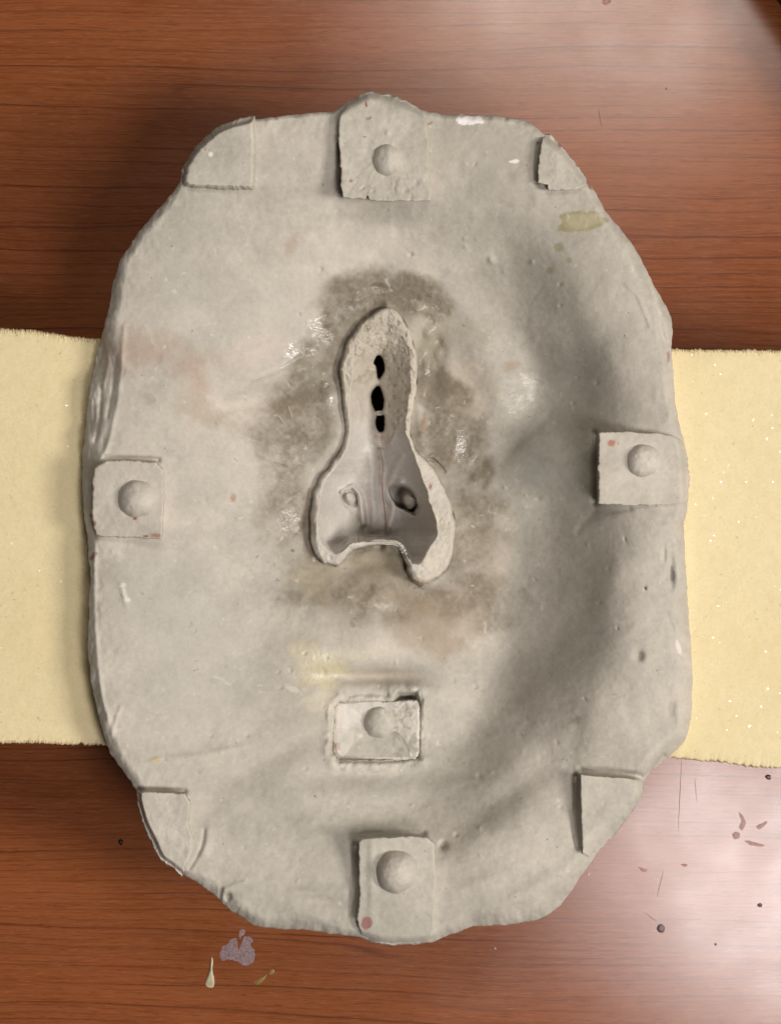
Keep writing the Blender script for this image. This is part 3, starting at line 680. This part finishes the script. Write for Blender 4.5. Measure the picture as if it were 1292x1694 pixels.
# outer wall and underside
ex, ey = edge[:, 0], edge[:, 1]
ux, uy = np.cos(ang), np.sin(ang)
under = []
for inset, dz in ((.15, -1.2), (.7, -7), (1.5, -20), (5, -60), (10, -100), (20, -150), (45, -185)):
    wob = fbm(ol, ol * 0 + dz, 40, 3, 3) * 3
    qx = ex - ux * (inset + np.abs(wob) * min(1, inset / 5)); qy = ey - uy * (inset + np.abs(wob) * min(1, inset / 5))
    zz = np.where(dz > -80, zedge + dz, np.minimum(zedge + dz, dz - 20))
    under.append((qx, qy, zz))
for t in np.linspace(.15, 1, 14):
    r = (rout - 45) + (rin - 6 - rout + 45) * t
    under.append((BCX + r * ux, BCY + r * uy, -200 - 130 * min(1, t * 2.2) + 0 * r))
for q in under:
    V.append(W(*q)); cc, g_ = plaster_col(q[0], q[1]); C.append(cc * .93); G.append(g_ * 0)
V = np.concatenate(V); C = np.concatenate(C); G = np.concatenate(G)
f1 = ringfaces(NR, NA)                         # outline -> nose opening
nb = NR * NA
ju = np.arange(NA); j2 = (ju + 1) % NA
f2 = np.stack([ju, nb + ju, nb + j2, j2], -1)
f3 = ringfaces(len(under), NA, nb, flip=True)
last = nb + (len(under) - 1) * NA; inner = (NR - 1) * NA
f4 = np.stack([inner + ju, inner + j2, last + j2, last + ju], -1)
f3 = ringfaces(len(under), NA, nb)
body = mesh_obj('basin', V, [f1[:, ::-1], f2[:, ::-1], f3, f4], PLASTER, mould, True, C, G)

# ------------------------------------------------------------------ nose
def interp(tab, y): 
    T = np.array(tab, float); return np.interp(y, T[:, 0], T[:, 1])
XL = [(505,640),(540,626),(555,612),(580,594),(600,586),(620,581),(660,579),(700,579),(735,576),(760,565),(785,545),(815,531),(850,526),(877,524),(900,529),(916,542),(930,552),(970,556)]
XR = [(505,644),(540,662),(560,671),(595,678),(640,679),(680,673),(715,670),(742,680),(770,691),(804,703),(833,713),(861,720),(887,724),(903,713),(928,705),(938,697),(970,694)]
XC = [(505,642),(540,638),(600,628),(660,625),(720,628),(760,629),(800,631),(850,635),(890,637),(930,640)]
DEP = [(505,0),(525,2),(545,7),(570,20),(590,38),(610,50),(650,62),(700,72),(730,80),(745,90),(780,118),(830,150),(880,168),(940,168)]
HOLES = [ [(621,590),(625,587),(630,588),(635,596),(637,608),(636,616),(631,624),(627,628),(624,625),(623,616),(621,607),(617,600)],
          [(622,639),(628,639),(633,649),(636,660),(635,672),(632,681),(625,682),(619,679),(615,670),(613,660),(615,648)],
          [(624,686),(634,685),(637,692),(637,704),(635,713),(629,716),(624,712),(621,703),(621,693)] ]
gx = np.arange(505, 764, 1.0); gy = np.arange(500, 976, 1.0)
GX, GY = np.meshgrid(gx, gy); sh = GX.shape
x = GX.ravel(); y = GY.ravel()
xw = x + fbm(x, y, 22, 3, 1) * 2.6 + fbm(x, y, 5, 2, 3) * .4; yw = y + fbm(x, y, 22, 3, 2) * 2.6 + fbm(x, y, 5, 2, 4) * .4
do = sdf(xw, yw, NOUTS)                          # + inside
xl, xr, xc = interp(XL, y), interp(XR, y), interp(XC, y)
xl = xl + fbm(x * 0, y, 24, 4, 3) * 2.2; xr = xr + fbm(x * 0, y, 22, 4, 4) * 2.8 + fbm(x * 0, y, 8, 2, 6) * .5
x0, y0 = x, y
u = np.where(x < xc, (xc - x) / np.maximum(xc - xl, 2), (x - xc) / np.maximum(xr - xc, 2))
_ys = np.arange(480, 800.0); _yb = np.interp(_ys, [525,543,556,570,584,600,619,651,662,668,680,696,712,724], [902,916,920,910,900,896.5,895,896,902,914,934,935,904,890]); _g = np.exp(-.5 * (np.arange(-12, 13) / 4.0) ** 2); _yb = np.convolve(np.pad(_yb, 12, mode='edge'), _g / _g.sum(), 'valid'); yb = np.interp(x, _ys, _yb)
yb = yb + fbm(x, y * 0, 14, 4, 5) * 2.6
tb = np.clip((yb - y) / np.interp(x, [540, 590, 605, 650, 665, 690], [20, 17, 12, 8, 10, 16]), 0, 1)
pw = interp([(505,1.6),(600,1.3),(700,1.25),(760,1.5),(820,2.0),(860,2.4),(940,2.6)], y)
prof = np.clip(1 - np.clip(u, 0, 1) ** pw, 0, 1)
inner = (u < 1) & (y < yb)
depth = 1.1 * interp(DEP, y) * np.minimum(prof, sstep(0, 1, tb) * 1.0 if False else prof) * sstep(0, 1, tb)
zb = tps(x, y)
left = x < xc
lip = np.where(left, interp([(500,9),(560,13),(700,9),(800,16),(900,16),(940,10)], y), interp([(500,9),(600,7),(700,9),(780,12),(860,18),(920,26),(965,24)], y))
kb = sstep(875, 892, y) * sstep(556, 580, x) * sstep(682, 662, x); lip = lip * (1 - kb) + 13.0 * kb
zl = np.where(y > 700, -104.0, zb)
zl = zb * .5 + 1.23 * np.interp(y, [500, 600, 700, 800, 900, 970], [-74, -92, -103, -104, -101, -100]) * .5 + lip - np.where(y > 740, .32 * np.clip(x - xr, 0, 40), 0)
roundr = 6.0
# lip rounding across its width and the fall outside
fall = np.clip(roundr - do, 0, None)
zo = zl - np.where(do < roundr, (fall / roundr) ** 2 * 5.5, 0) - np.where(do < 0, -do * 4.5, 0)
zn = zo - depth
# break where lip meets the inner wall
zn = zn - np.where((u < 1) & (u > .8) & (y > 620) & (y < yb), (1 - np.abs(u - .9) / .1).clip(0, 1) * 1.0, 0)
# ridges, posts and folds inside
xa = x + fbm(x, y, 44, 2, 5) * 3; ya = y + fbm(x, y, 44, 2, 6) * 3
x_, y_ = x, y; x, y = xa, ya
def add(m): 
    global zn
    zn = zn + m * sstep(0, 8, do)
add(-8 * np.exp(-(segdist(x, y, [(628,742),(630,770),(633,800),(635,840),(637,880)]) / 2.2) ** 2))
add(20 * np.exp(-(segdist(x, y, [(614,748),(617,790),(619,840),(618,880)]) / 11.0) ** 2))          # septum
add(22 * sstep(1.4, .4, np.hypot((x - 579) / 9, (y - 823) / 13)))                                # left nostril post
add(-15 * np.exp(-((np.hypot((x - 579) / 12, (y - 824) / 16) - 1) / .26) ** 2) * sstep(846, 830, y))
add(23 * np.exp(-(segdist(x, y, [(566,812),(583,801),(594,814),(597,838),(600,866)]) / 5.0) ** 2))
add(-20 * gauss(x, y, 622, 888, 20, 10))
add(-4 * np.exp(-(segdist(x, y, [(572,838),(586,852),(600,872)]) / 3.5) ** 2))
add(-3 * np.exp(-(segdist(x, y, [(572,838),(545,850),(532,868)]) / 5) ** 2))
add(30 * gauss(x, y, 556, 876, 24, 20, 20))
add(-66 * sstep(1.12, .8, np.hypot((x - 668 + (y - 824) * -.35) / 20, (y - 824) / 23)))      # right nostril pit
add(-34 * sstep(1.3, .6, np.hypot((x - 686) / 11, (y - 842) / 11)) * sstep(.9, 1.1, np.hypot((x - 669) / 20, (y - 824) / 21)))
add(68 * sstep(1.5, .45, np.hypot((x - 676) / 9.5, (y - 829) / 12.5)))
add(20 * np.exp(-(segdist(x, y, [(662,800),(652,818),(650,845),(644,872)]) / 7.0) ** 2))
add(8 * np.exp(-(segdist(x, y, [(664,756),(652,780),(648,800)]) / 6) ** 2))
add(5 * np.exp(-(segdist(x, y, [(577,745),(590,770),(600,800)]) / 6.0) ** 2))
add(-18 * gauss(x, y, 684, 876, 28, 22, 0))
add(5 * np.exp(-(segdist(x, y, [(612,735),(626,740),(638,739),(648,732),(654,722),(658,700),(662,692)]) / 2.6) ** 2))
add(-7 * np.exp(-(segdist(x, y, [(652,720),(657,702),(660,690)]) / 2.4) ** 2))
add(3 * np.exp(-(segdist(x, y, [(592,700),(594,680),(592,660)]) / 3.5) ** 2))
x, y = x_, y_
add(-11 * gauss(x, y, 616, 611, 6, 12, -12)); add(-8 * gauss(x, y, 616, 662, 3.5, 14, -10)); add(-4 * gauss(x, y, 630, 655, 12, 60))
rough = sstep(.5, .9, np.maximum(sstep(700, 600, y), ((x > 640) & (y < 712)) * 1.0) * sstep(0, 4, do)) 
add(rough * (fbm(x, y, 6, 3, 2) * 1.3 + np.minimum(fbm(x, y, 7, 2, 3) + .3, 0) * 3.2))
add(np.where((u > .95) & (y > 640), fbm(x, y, 5, 2, 1) * .4 + np.minimum(fbm(x, y, 12, 3, 2) + .2, 0) * 2.2, 0))
add(fbm(x, y, 26, 3, 6) * 1.6 + fbm(x, y, 6, 2, 7) * .45)
add(((x > 690) & (y > 800)) * np.clip(1 - u, -1, 0).clip(-1, 0) * 0 + np.where(u > .8, fbm(x * 2.0, y * .8, 9, 3, 1) * .6, 0))
hm = np.full(x.shape, -1e9)
for h in HOLES:
    hs = catmull(h, 4)
    k = (np.abs(x - 625) < 40) & (y > 570) & (y < 735)
    d = np.full(x.shape, -1e9); d[k] = sdf(x[k] + fbm(x[k], y[k], 7, 2, 5) * .5, y[k], hs)
    hm = np.maximum(hm, d)
zn = zn - np.where(hm > -3, 1.2 * (hm + 3).clip(0, 3), 0) - np.where(hm > 0, hm.clip(0, 2.2) * 24, 0)
# colour
c, gl = plaster_col(x, y)
cream = np.array([.53, .485, .40]); pale = np.array([.56, .525, .485]); tan = np.array([.485, .44, .365])
isn = sstep(-3, 1, do)[:, None]
tin = sstep(640, 740, y + fbm(x, y, 30, 2, 1) * 16)[:, None]
inc = tan * (1 - tin) + pale * tin
inc = inc * (1 + .06 * fbm(x, y, 20, 4, 3))[:, None]
lipm = np.where(u >= .97, 1.0, 0) * np.where(y < yb, 1, 1); lipm = np.maximum(lipm, (y > yb - 2) * 1.0)
lipm = (sstep(.82, 1.04, u) * sstep(560, 640, y) + sstep(yb - 3, yb + 1, y)).clip(0, 1)[:, None]
lipm = lipm * (np.where(x < xc, .45, .85) * (.8 + .5 * fbm(x, y, 14, 3, 7)))[:, None].clip(0, 1)
nc = inc * (1 - lipm) + cream * (1 + .07 * fbm(x, y, 9, 3, 2))[:, None] * lipm
pit = (rough * sstep(.28, .6, -fbm(x, y, 7, 2, 3)))[:, None] * .45
nc = nc * (1 - pit) + np.array([.27, .235, .17]) * pit
def tint(m, col):
    global nc
    m = np.clip(m, 0, 1)[:, None]; nc = nc * (1 - m) + np.array(col) * m
tint(.75 * np.exp(-(segdist(x, y, [(627,742),(627,770),(630,800)]) / 3.5) ** 2) * (.7 + .5 * fbm(x, y, 8, 2, 1)), (.40, .26, .19))
tint(.6 * np.exp(-(segdist(x, y, [(632,800),(635,840),(637,870)]) / 1.6) ** 2), (.33, .2, .15))
tint(.8 * gauss(x, y, 625, 726, 6, 6) * (.6 + .9 * fbm(x, y, 6, 2, 2)), (.45, .24, .15))
tint(.5 * gauss(x, y, 642, 728, 5, 6), (.33, .24, .18))
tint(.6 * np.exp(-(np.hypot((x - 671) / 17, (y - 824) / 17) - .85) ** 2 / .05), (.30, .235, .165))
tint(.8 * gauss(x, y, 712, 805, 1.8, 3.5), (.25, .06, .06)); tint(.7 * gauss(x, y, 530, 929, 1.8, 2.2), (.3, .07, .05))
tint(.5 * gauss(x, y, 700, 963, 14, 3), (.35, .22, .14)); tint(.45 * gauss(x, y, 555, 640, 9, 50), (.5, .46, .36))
tint(.35 * (sstep(870, 892, y) * (np.abs(x - 625) < 34) * (y < yb)), (.24, .2, .15))  # shade at the deep lower end of the nose, put into the colour
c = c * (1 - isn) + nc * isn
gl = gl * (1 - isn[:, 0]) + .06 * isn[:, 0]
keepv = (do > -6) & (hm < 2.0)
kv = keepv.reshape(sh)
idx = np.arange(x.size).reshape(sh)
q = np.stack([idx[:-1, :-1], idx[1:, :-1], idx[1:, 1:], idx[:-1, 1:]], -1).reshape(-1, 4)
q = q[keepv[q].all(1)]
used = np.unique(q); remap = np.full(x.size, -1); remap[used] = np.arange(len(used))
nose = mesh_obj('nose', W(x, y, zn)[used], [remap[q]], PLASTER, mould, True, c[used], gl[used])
nose['label'] = 'raised cream rimmed hollow nose with three dark holes and two nostril posts'
so = nose.modifiers.new('thickness', 'SOLIDIFY'); so.thickness = 0.0012; so.offset = -1

# ------------------------------------------------------------------ keys
def bz(px, py):
    px = np.asarray(px, float); py = np.asarray(py, float)
    return body_z(px, py, np.maximum(sdf(px, py, OUTS), 0))
def key(name, pts, z0, tilt=(0, 0), dome=None, label=None, draft=1.0, rough=1.0, depth=None, crown=0.0, jit=1.0, extra=None, round_=2.0, paler=1.05, colfn=None, mel=14):
    n = 260; R = 34
    P = resample(pts, n); c0 = P.mean(0)
    ja = np.arange(n) * 4.0
    nr = P - c0; L = np.hypot(nr[:, 0], nr[:, 1])[:, None]; nr = nr / L
    P = P + nr * (fbm(ja + c0[0], ja * 0 + c0[1], 24, 3, 1) * 1.4 * jit + fbm(ja + c0[1], ja * 0 + c0[0], 7, 2, 2) * .7 * jit)[:, None]
    base = bz(P[:, 0], P[:, 1])
    sets = []
    def meld(q, zz):
        if not mel: return zz
        d = np.maximum(sdf(q[:, 0], q[:, 1], OUTS), 0)
        bl = sstep(mel, 0, d) * .96
        return zz * (1 - bl) + body_z(q[:, 0].copy(), q[:, 1].copy(), d) * bl
    for (out, dz) in ((draft + 1.5, -16), (draft, -4), (draft * .5, None), (0, 'edge')):
        q = P + nr * out
        ztop = z0 + tilt[0] * (q[:, 0] - c0[0]) + tilt[1] * (q[:, 1] - c0[1])
        ztop = meld(q, ztop + (extra(q[:, 0], q[:, 1]) if extra is not None else 0))
        if dz == 'edge': zz = ztop - round_ * .7 + fbm(q[:, 0], q[:, 1], 9, 2, 4) * .5 * rough
        elif dz is None: zz = np.maximum(base, ztop - 1000) * .5 + ztop * .5
        else: zz = base + dz
        sets.append((q[:, 0], q[:, 1], zz))
    for t in np.r_[1 - 1.6 / L.mean(), np.linspace(1 - 3.5 / L.mean(), 0, R)]:
        q = c0 + (P - c0) * t
        zz = z0 + tilt[0] * (q[:, 0] - c0[0]) + tilt[1] * (q[:, 1] - c0[1]) + crown * (1 - t * t)
        zz = zz + rough * (fbm(q[:, 0], q[:, 1], 30, 3, 2) * 1.0 + fbm(q[:, 0], q[:, 1], 8, 2, 3) * .35)
        if t > 1 - 2.5 / L.mean(): zz = zz - round_ * .12
        if extra is not None: zz = zz + extra(q[:, 0], q[:, 1])
        zz = meld(q, zz)
        sets.append((q[:, 0], q[:, 1], zz))
    qx = np.concatenate([s_[0] for s_ in sets]); qy = np.concatenate([s_[1] for s_ in sets]); qz = np.concatenate([s_[2] for s_ in sets])
    ccw = ((P[:, 0] * np.roll(P[:, 1], -1) - np.roll(P[:, 0], -1) * P[:, 1]).sum() < 0)
    c, gl = plaster_col(qx, qy)
    m = len(sets)
    ee = np.zeros(m * n); ee[3 * n:5 * n] = .5
    ee = (ee * np.clip(.6 + fbm(qx, qy, 18, 2, 3), 0, 1))[:, None]
    c = c * paler; c = c * (1 - ee) + np.array([.57, .53, .45]) * ee
    if colfn is not None: c = colfn(qx, qy, c)
    o = mesh_obj(name, W(qx, qy, qz), [ringfaces(m, n, flip=not ccw)], PLASTER, mould, True, c, gl * 0)
    if label: o['label'] = label
    if dome:
        dx, dy, r, h = dome[:4]; sk = dome[4] if len(dome) > 4 else (0, 0)
        zt = z0 + tilt[0] * (dx - c0[0]) + tilt[1] * (dy - c0[1]) + crown * .9
        if extra is not None: zt = zt + float(extra(np.array([dx]), np.array([dy]))[0]) 
        nd, md = 72, 26
        a = np.linspace(0, 2 * math.pi, nd, endpoint=False)
        vs = []
        for i in range(md):
            t = i / (md - 1) * .995
            ph = t * math.pi / 2
            rr_ = r * math.cos(ph) * (1 + .10 * (1 - t) ** 6); zz = h * math.sin(ph)
            ccx, ccy = dx + sk[0] * math.sin(ph), dy + sk[1] * math.sin(ph)
            wob = 1 + .03 * np.sin(2 * a + dx) + .02 * np.sin(3 * a + dy) + .012 * np.sin(7 * a + dx)
            vx = ccx + rr_ * wob * np.cos(a); vy = ccy + rr_ * wob * np.sin(a)
            vs.append((vx, vy, zt - 2.0 + zz + fbm(vx, vy, 18, 3, 3) * 1.5 + fbm(vx + 40, vy, 7, 2, 5) * .4 + 0 * a))
        vx = np.concatenate([v[0] for v in vs]); vy = np.concatenate([v[1] for v in vs]); vz = np.concatenate([v[2] for v in vs])
        cd, gd = plaster_col(vx, vy)
        mesh_obj('dome', W(vx, vy, vz), [ringfaces(md, nd)[:, ::-1]], PLASTER, o, True, cd * paler * 1.06, gd * 0 + .12)
    return o

K_TOP = [(561,200),(560,240),(563,280),(566,318),(567,326),(580,329),(600,328),(605,328),(608,322),(611,331),(650,333),(690,333),(712,332),(710,312),(708,290),(708,240),(706,205),(700,186),(690,178),(672,168),(640,158),(612,154),(595,160),(575,172),(563,188)]
def top_rough(x, y):
    k = sstep(275, 310, y) 
    return k * (np.minimum(fbm(x, y, 9, 3, 2) + .1, 0) * 4.0) + 2.2 * gauss(x, y, 641, 220, 3, 3) - 2.0 * sstep(28, 0, np.abs(y - 165)) * 2
key('registration_key', K_TOP, 20, (0, .02), (640,265,24,19,(1,-2)), 'square key with a pitted lower edge at the top of the mould', .6, 1.4, extra=top_rough, crown=-2, jit=1.3)
K_LEFT = [(154,800),(158,776),(164,769),(175,763),(200,762),(245,764),(258,765),(263,770),(271,776),(272,830),(269,880),(266,891),(240,890),(170,887),(160,884),(153,850)]
key('registration_key', K_LEFT, 17, (.03, 0), (228,825,30,26), 'square key with red specks at the left edge', 1.2, .8)
K_RIGHT = [(991,716),(1040,714),(1085,716),(1110,720),(1127,728),(1135,760),(1138,800),(1136,830),(1100,835),(1050,836),(1020,835),(990,833),(990,780)]
key('registration_key', K_RIGHT, 17, (-.05, 0), (1064,762,26,22), 'square key with a rust spot at the right edge', .4, .8)
K_BOT = [(594,1393),(600,1389),(620,1387),(650,1385),(690,1384),(705,1386),(718,1396),(720,1440),(719,1500),(718,1535),(712,1552),(690,1561),(640,1562),(612,1556),(597,1545),(591,1520),(596,1480),(594,1430)]
key('registration_key', K_BOT, 18, (0, -.03), (657,1441,33,36,(-1,6)), 'oblong key with a large dome and a red dot at the bottom edge', .8, .7, extra=lambda x, y: -5 * sstep(1520, 1560, y) + 3 * gauss(x, y, 615, 1440, 5, 60))
K_CHIN = [(555,1172),(562,1164),(585,1162),(650,1161),(690,1158),(694,1170),(692,1250),(685,1255),(660,1257),(562,1258),(554,1242),(554,1200)]
def chin_extra(x, y):
    flat = inside(x, y, [(568,1252),(585,1228),(602,1213),(620,1216),(652,1210),(668,1222),(676,1240),(678,1252)])
    rgt = ((x > 650) & (y < 1225)) * 1.0
    pyr = -11 * (1 - np.maximum(np.abs(x - 628) / 68, np.abs(y - 1204) / 46)).clip(0, 1)
    return pyr + np.where(flat, -1.6, 0) + sstep(648, 654, x) * sstep(1232, 1220, y) * (1.0 + np.minimum(fbm(x, y, 6, 2, 3) + .3, 0) * 3.0) + fbm(x, y, 12, 2, 2) * .5
def chin_col(x, y, c):
    flat = inside(x, y, [(568,1252),(585,1228),(602,1213),(620,1216),(652,1210),(668,1222),(676,1240),(678,1252)])
    ch = np.clip(.75 + .5 * fbm(x, y, 14, 3, 3), 0, 1) * (~flat) * np.where(x > 650, 1, np.where(y > 1205, .6, .95))
    pit = np.where((x > 650), sstep(.1, .5, -fbm(x, y, 7, 2, 3)), 0)
    ch = (ch * .8)[:, None]; c = c * (1 - ch) + np.array([.70, .665, .61]) * ch
    p = (pit * .6)[:, None]; c = c * (1 - p) + np.array([.33, .29, .22]) * p
    return c
ck = key('registration_key', K_CHIN, float(tps(np.array([622.]), np.array([1205.]))[0]) - 8, (0, 0), (627,1194,25,24), 'worn square key sunk in a chalky frame on the chin', 1.0, .8, extra=chin_extra, paler=1.02, colfn=chin_col, mel=0)

K_TL = [(417,199),(418,240),(417,306),(414,309),(380,308),(330,306),(312,305),(307,298),(312,275),(332,248),(358,223),(390,206),(408,200)]
key('corner_key', K_TL, 20, (0, 0), None, 'quarter round corner key at the upper left', 8, .8, crown=1, mel=7)
K_TR = [(897,228),(903,223),(912,224),(932,249),(953,276),(970,297),(970,306),(960,310),(952,313),(930,314),(907,314),(906,305),(889,302),(890,285),(891,265),(894,245)]
key('corner_key', K_TR, 16, (0, 0), None, 'small rough triangular corner key at the upper right', .5, 1.6, jit=.8)
K_BR = [(960,1281),(985,1285),(1000,1286),(1020,1286),(1043,1289),(1061,1291),(1063,1310),(1043,1344),(1013,1382),(985,1412),(974,1418),(964,1412),(962,1363),(961,1320)]
key('corner_key', K_BR, 2, (-.02, .0), None, 'triangular corner key with deep shadowed edges at the lower right', .5, .7, jit=.7, mel=34)
K_BL = [(229,1311),(270,1311),(306,1314),(314,1325),(314,1345),(310,1362),(318,1385),(316,1410),(306,1434),(301,1447),(285,1432),(266,1419),(250,1385),(238,1355),(231,1332)]
key('corner_key', K_BL, 13, (-.05, -.10), None, 'worn quarter corner key at the lower left', 2.5, 1.4, mel=6)

# ------------------------------------------------------------------ foam blocks
FZ = -66.0
def foam(label, pts, loc_px, fuzz_edges, seed):
    global ROOT
    loc = np.array([(loc_px[0] - CX) * S * 1.1, (CY - loc_px[1]) * S * 1.1, TABLE_Z])
    root = thing('foam_block', label, 'foam block', tuple(loc), 'yellow foam blocks under the mould')
    ROOT = loc
    n = 1500; R = 70
    P = resample(pts, n); c0 = P.mean(0)
    a = np.arange(n) * 2.0
    nr = (P - c0); L = np.hypot(nr[:, 0], nr[:, 1])[:, None]
    # outward normals from the polygon itself
    tg = np.roll(P, -3, 0) - np.roll(P, 3, 0); nn = np.c_[tg[:, 1], -tg[:, 0]]; nn /= np.hypot(nn[:, 0], nn[:, 1])[:, None] + 1e-9
    if ((P - c0) * nn).sum() < 0: nn = -nn
    jag = fbm(a, a * 0 + seed * 31, 16, 3, seed) * 1.5 + fbm(a, a * 0 + seed * 77, 5, 2, seed + 1) * 1.6
    sets = []
    for inset, z in ((3, TZ + .6), (1, TZ + 40), (2, -320), (1, -260), (2, -200), (0, -150), (0, FZ - 26), (0, FZ - 10), (.8, FZ - 5), (2, FZ - 2.5), (4, FZ - 1), (14, FZ)):
        q = P + nn * (jag * (1 if inset < 8 else .4) + fbm(a, a * 0 + z, 9, 2, seed) * 1.2 - inset)[:, None]
        zz = np.full(n, float(z)); sets.append((q[:, 0], q[:, 1], zz))
    Q = P - nn * 14
    for t in np.linspace(.985, .0, R):
        q = c0 + (Q - c0) * t
        ins = sdf(q[:, 0], q[:, 1], OUTS[::3])
        zz = FZ + fbm(q[:, 0], q[:, 1], 110, 2, seed) * 1.2 + fbm(q[:, 0], q[:, 1], 9, 2, seed + 2) * .2 - 150 * sstep(2, 30, ins)
        sets.append((q[:, 0], q[:, 1], zz))
    m = len(sets)
    V = np.concatenate([W(*s_) for s_ in sets])
    f = ringfaces(m, n)
    tang = ((P[:, 0] * np.roll(P[:, 1], -1) - np.roll(P[:, 0], -1) * P[:, 1]).sum() > 0)
    mesh_obj('block', V, [f[:, ::-1] if tang else f], FOAM, root)
    # torn cell fibres along the cut edges
    rs = np.random.RandomState(seed + 50); tv = []; tf = []
    for (A, B, cnt, ln) in fuzz_edges:
        for i in range(cnt):
            t = rs.rand(); px_ = A[0] + (B[0] - A[0]) * t; py_ = A[1] + (B[1] - A[1]) * t
            sgn = -1 if A[1] < 847 else 1
            l = .6 * ln * (.3 + rs.rand() ** 3 * 1.6); dx_ = (rs.rand() - .5) * l * 1.3; wv = .5 + rs.rand() * .8
            z_ = FZ - .5 - rs.rand() * 4
            py_ = py_ - sgn * 4.5
            b0 = len(tv)
            for (qx_, qy_, qz_) in ((px_ - wv, py_, z_), (px_ + wv, py_, z_), (px_ + dx_, py_ + sgn * (l + 4), z_ + (rs.rand() - .4) * 5), (px_, py_, z_ + wv)):
                tv.append(W(np.array(qx_), np.array(qy_), np.array(qz_)))
            tf += [(b0, b0 + 1, b0 + 2), (b0, b0 + 2, b0 + 3), (b0 + 1, b0 + 3, b0 + 2)]
    o = mesh_obj('torn_fibres', np.array(tv), [np.array(tf)], FOAM, root, False)
    o['kind'] = 'stuff'
foam('pale yellow foam block with a frayed top edge under the left side of the mould',
     [(-160,531),(0,546),(60,549),(110,557),(160,562),(290,572),(290,1238),(160,1231),(80,1230),(0,1229),(-160,1228)], (80,890),
     [((-100,536),(0,546),350,4.5),((0,546),(60,549),420,4.5),((60,549),(110,557),380,4),((110,557),(165,563),300,3),((0,1229),(165,1231),160,1.3)], 1)
foam('golden yellow foam block with straight cut edges under the right side of the mould',
     [(1010,576),(1112,578),(1292,580),(1450,581),(1450,1292),(1292,1271),(1240,1268),(1205,1262),(1160,1258),(1110,1254),(1010,1246)], (1220,920),
     [((1108,578),(1292,580),420,1.4),((1205,1262),(1240,1268),6,1.2)], 2)

# ------------------------------------------------------------------ dark case just inside the upper right corner
CASE = plain('black_case', (.022, .016, .014), .45, .4)
kz = (D - TZ) / D
cxw, cyw = (1286 - CX) * S * kz, (CY - 4) * S * kz
case = box_mesh('dark_case', (0, -0.10, 0), (0.16, 0.10, 0.036), CASE, None, .003)
case.location = (cxw, cyw, TABLE_Z)
case.rotation_euler = (0, 0, math.radians(33))
case['label'] = 'dark case of which only a corner shows at the upper right of the table'
case['category'] = 'case'
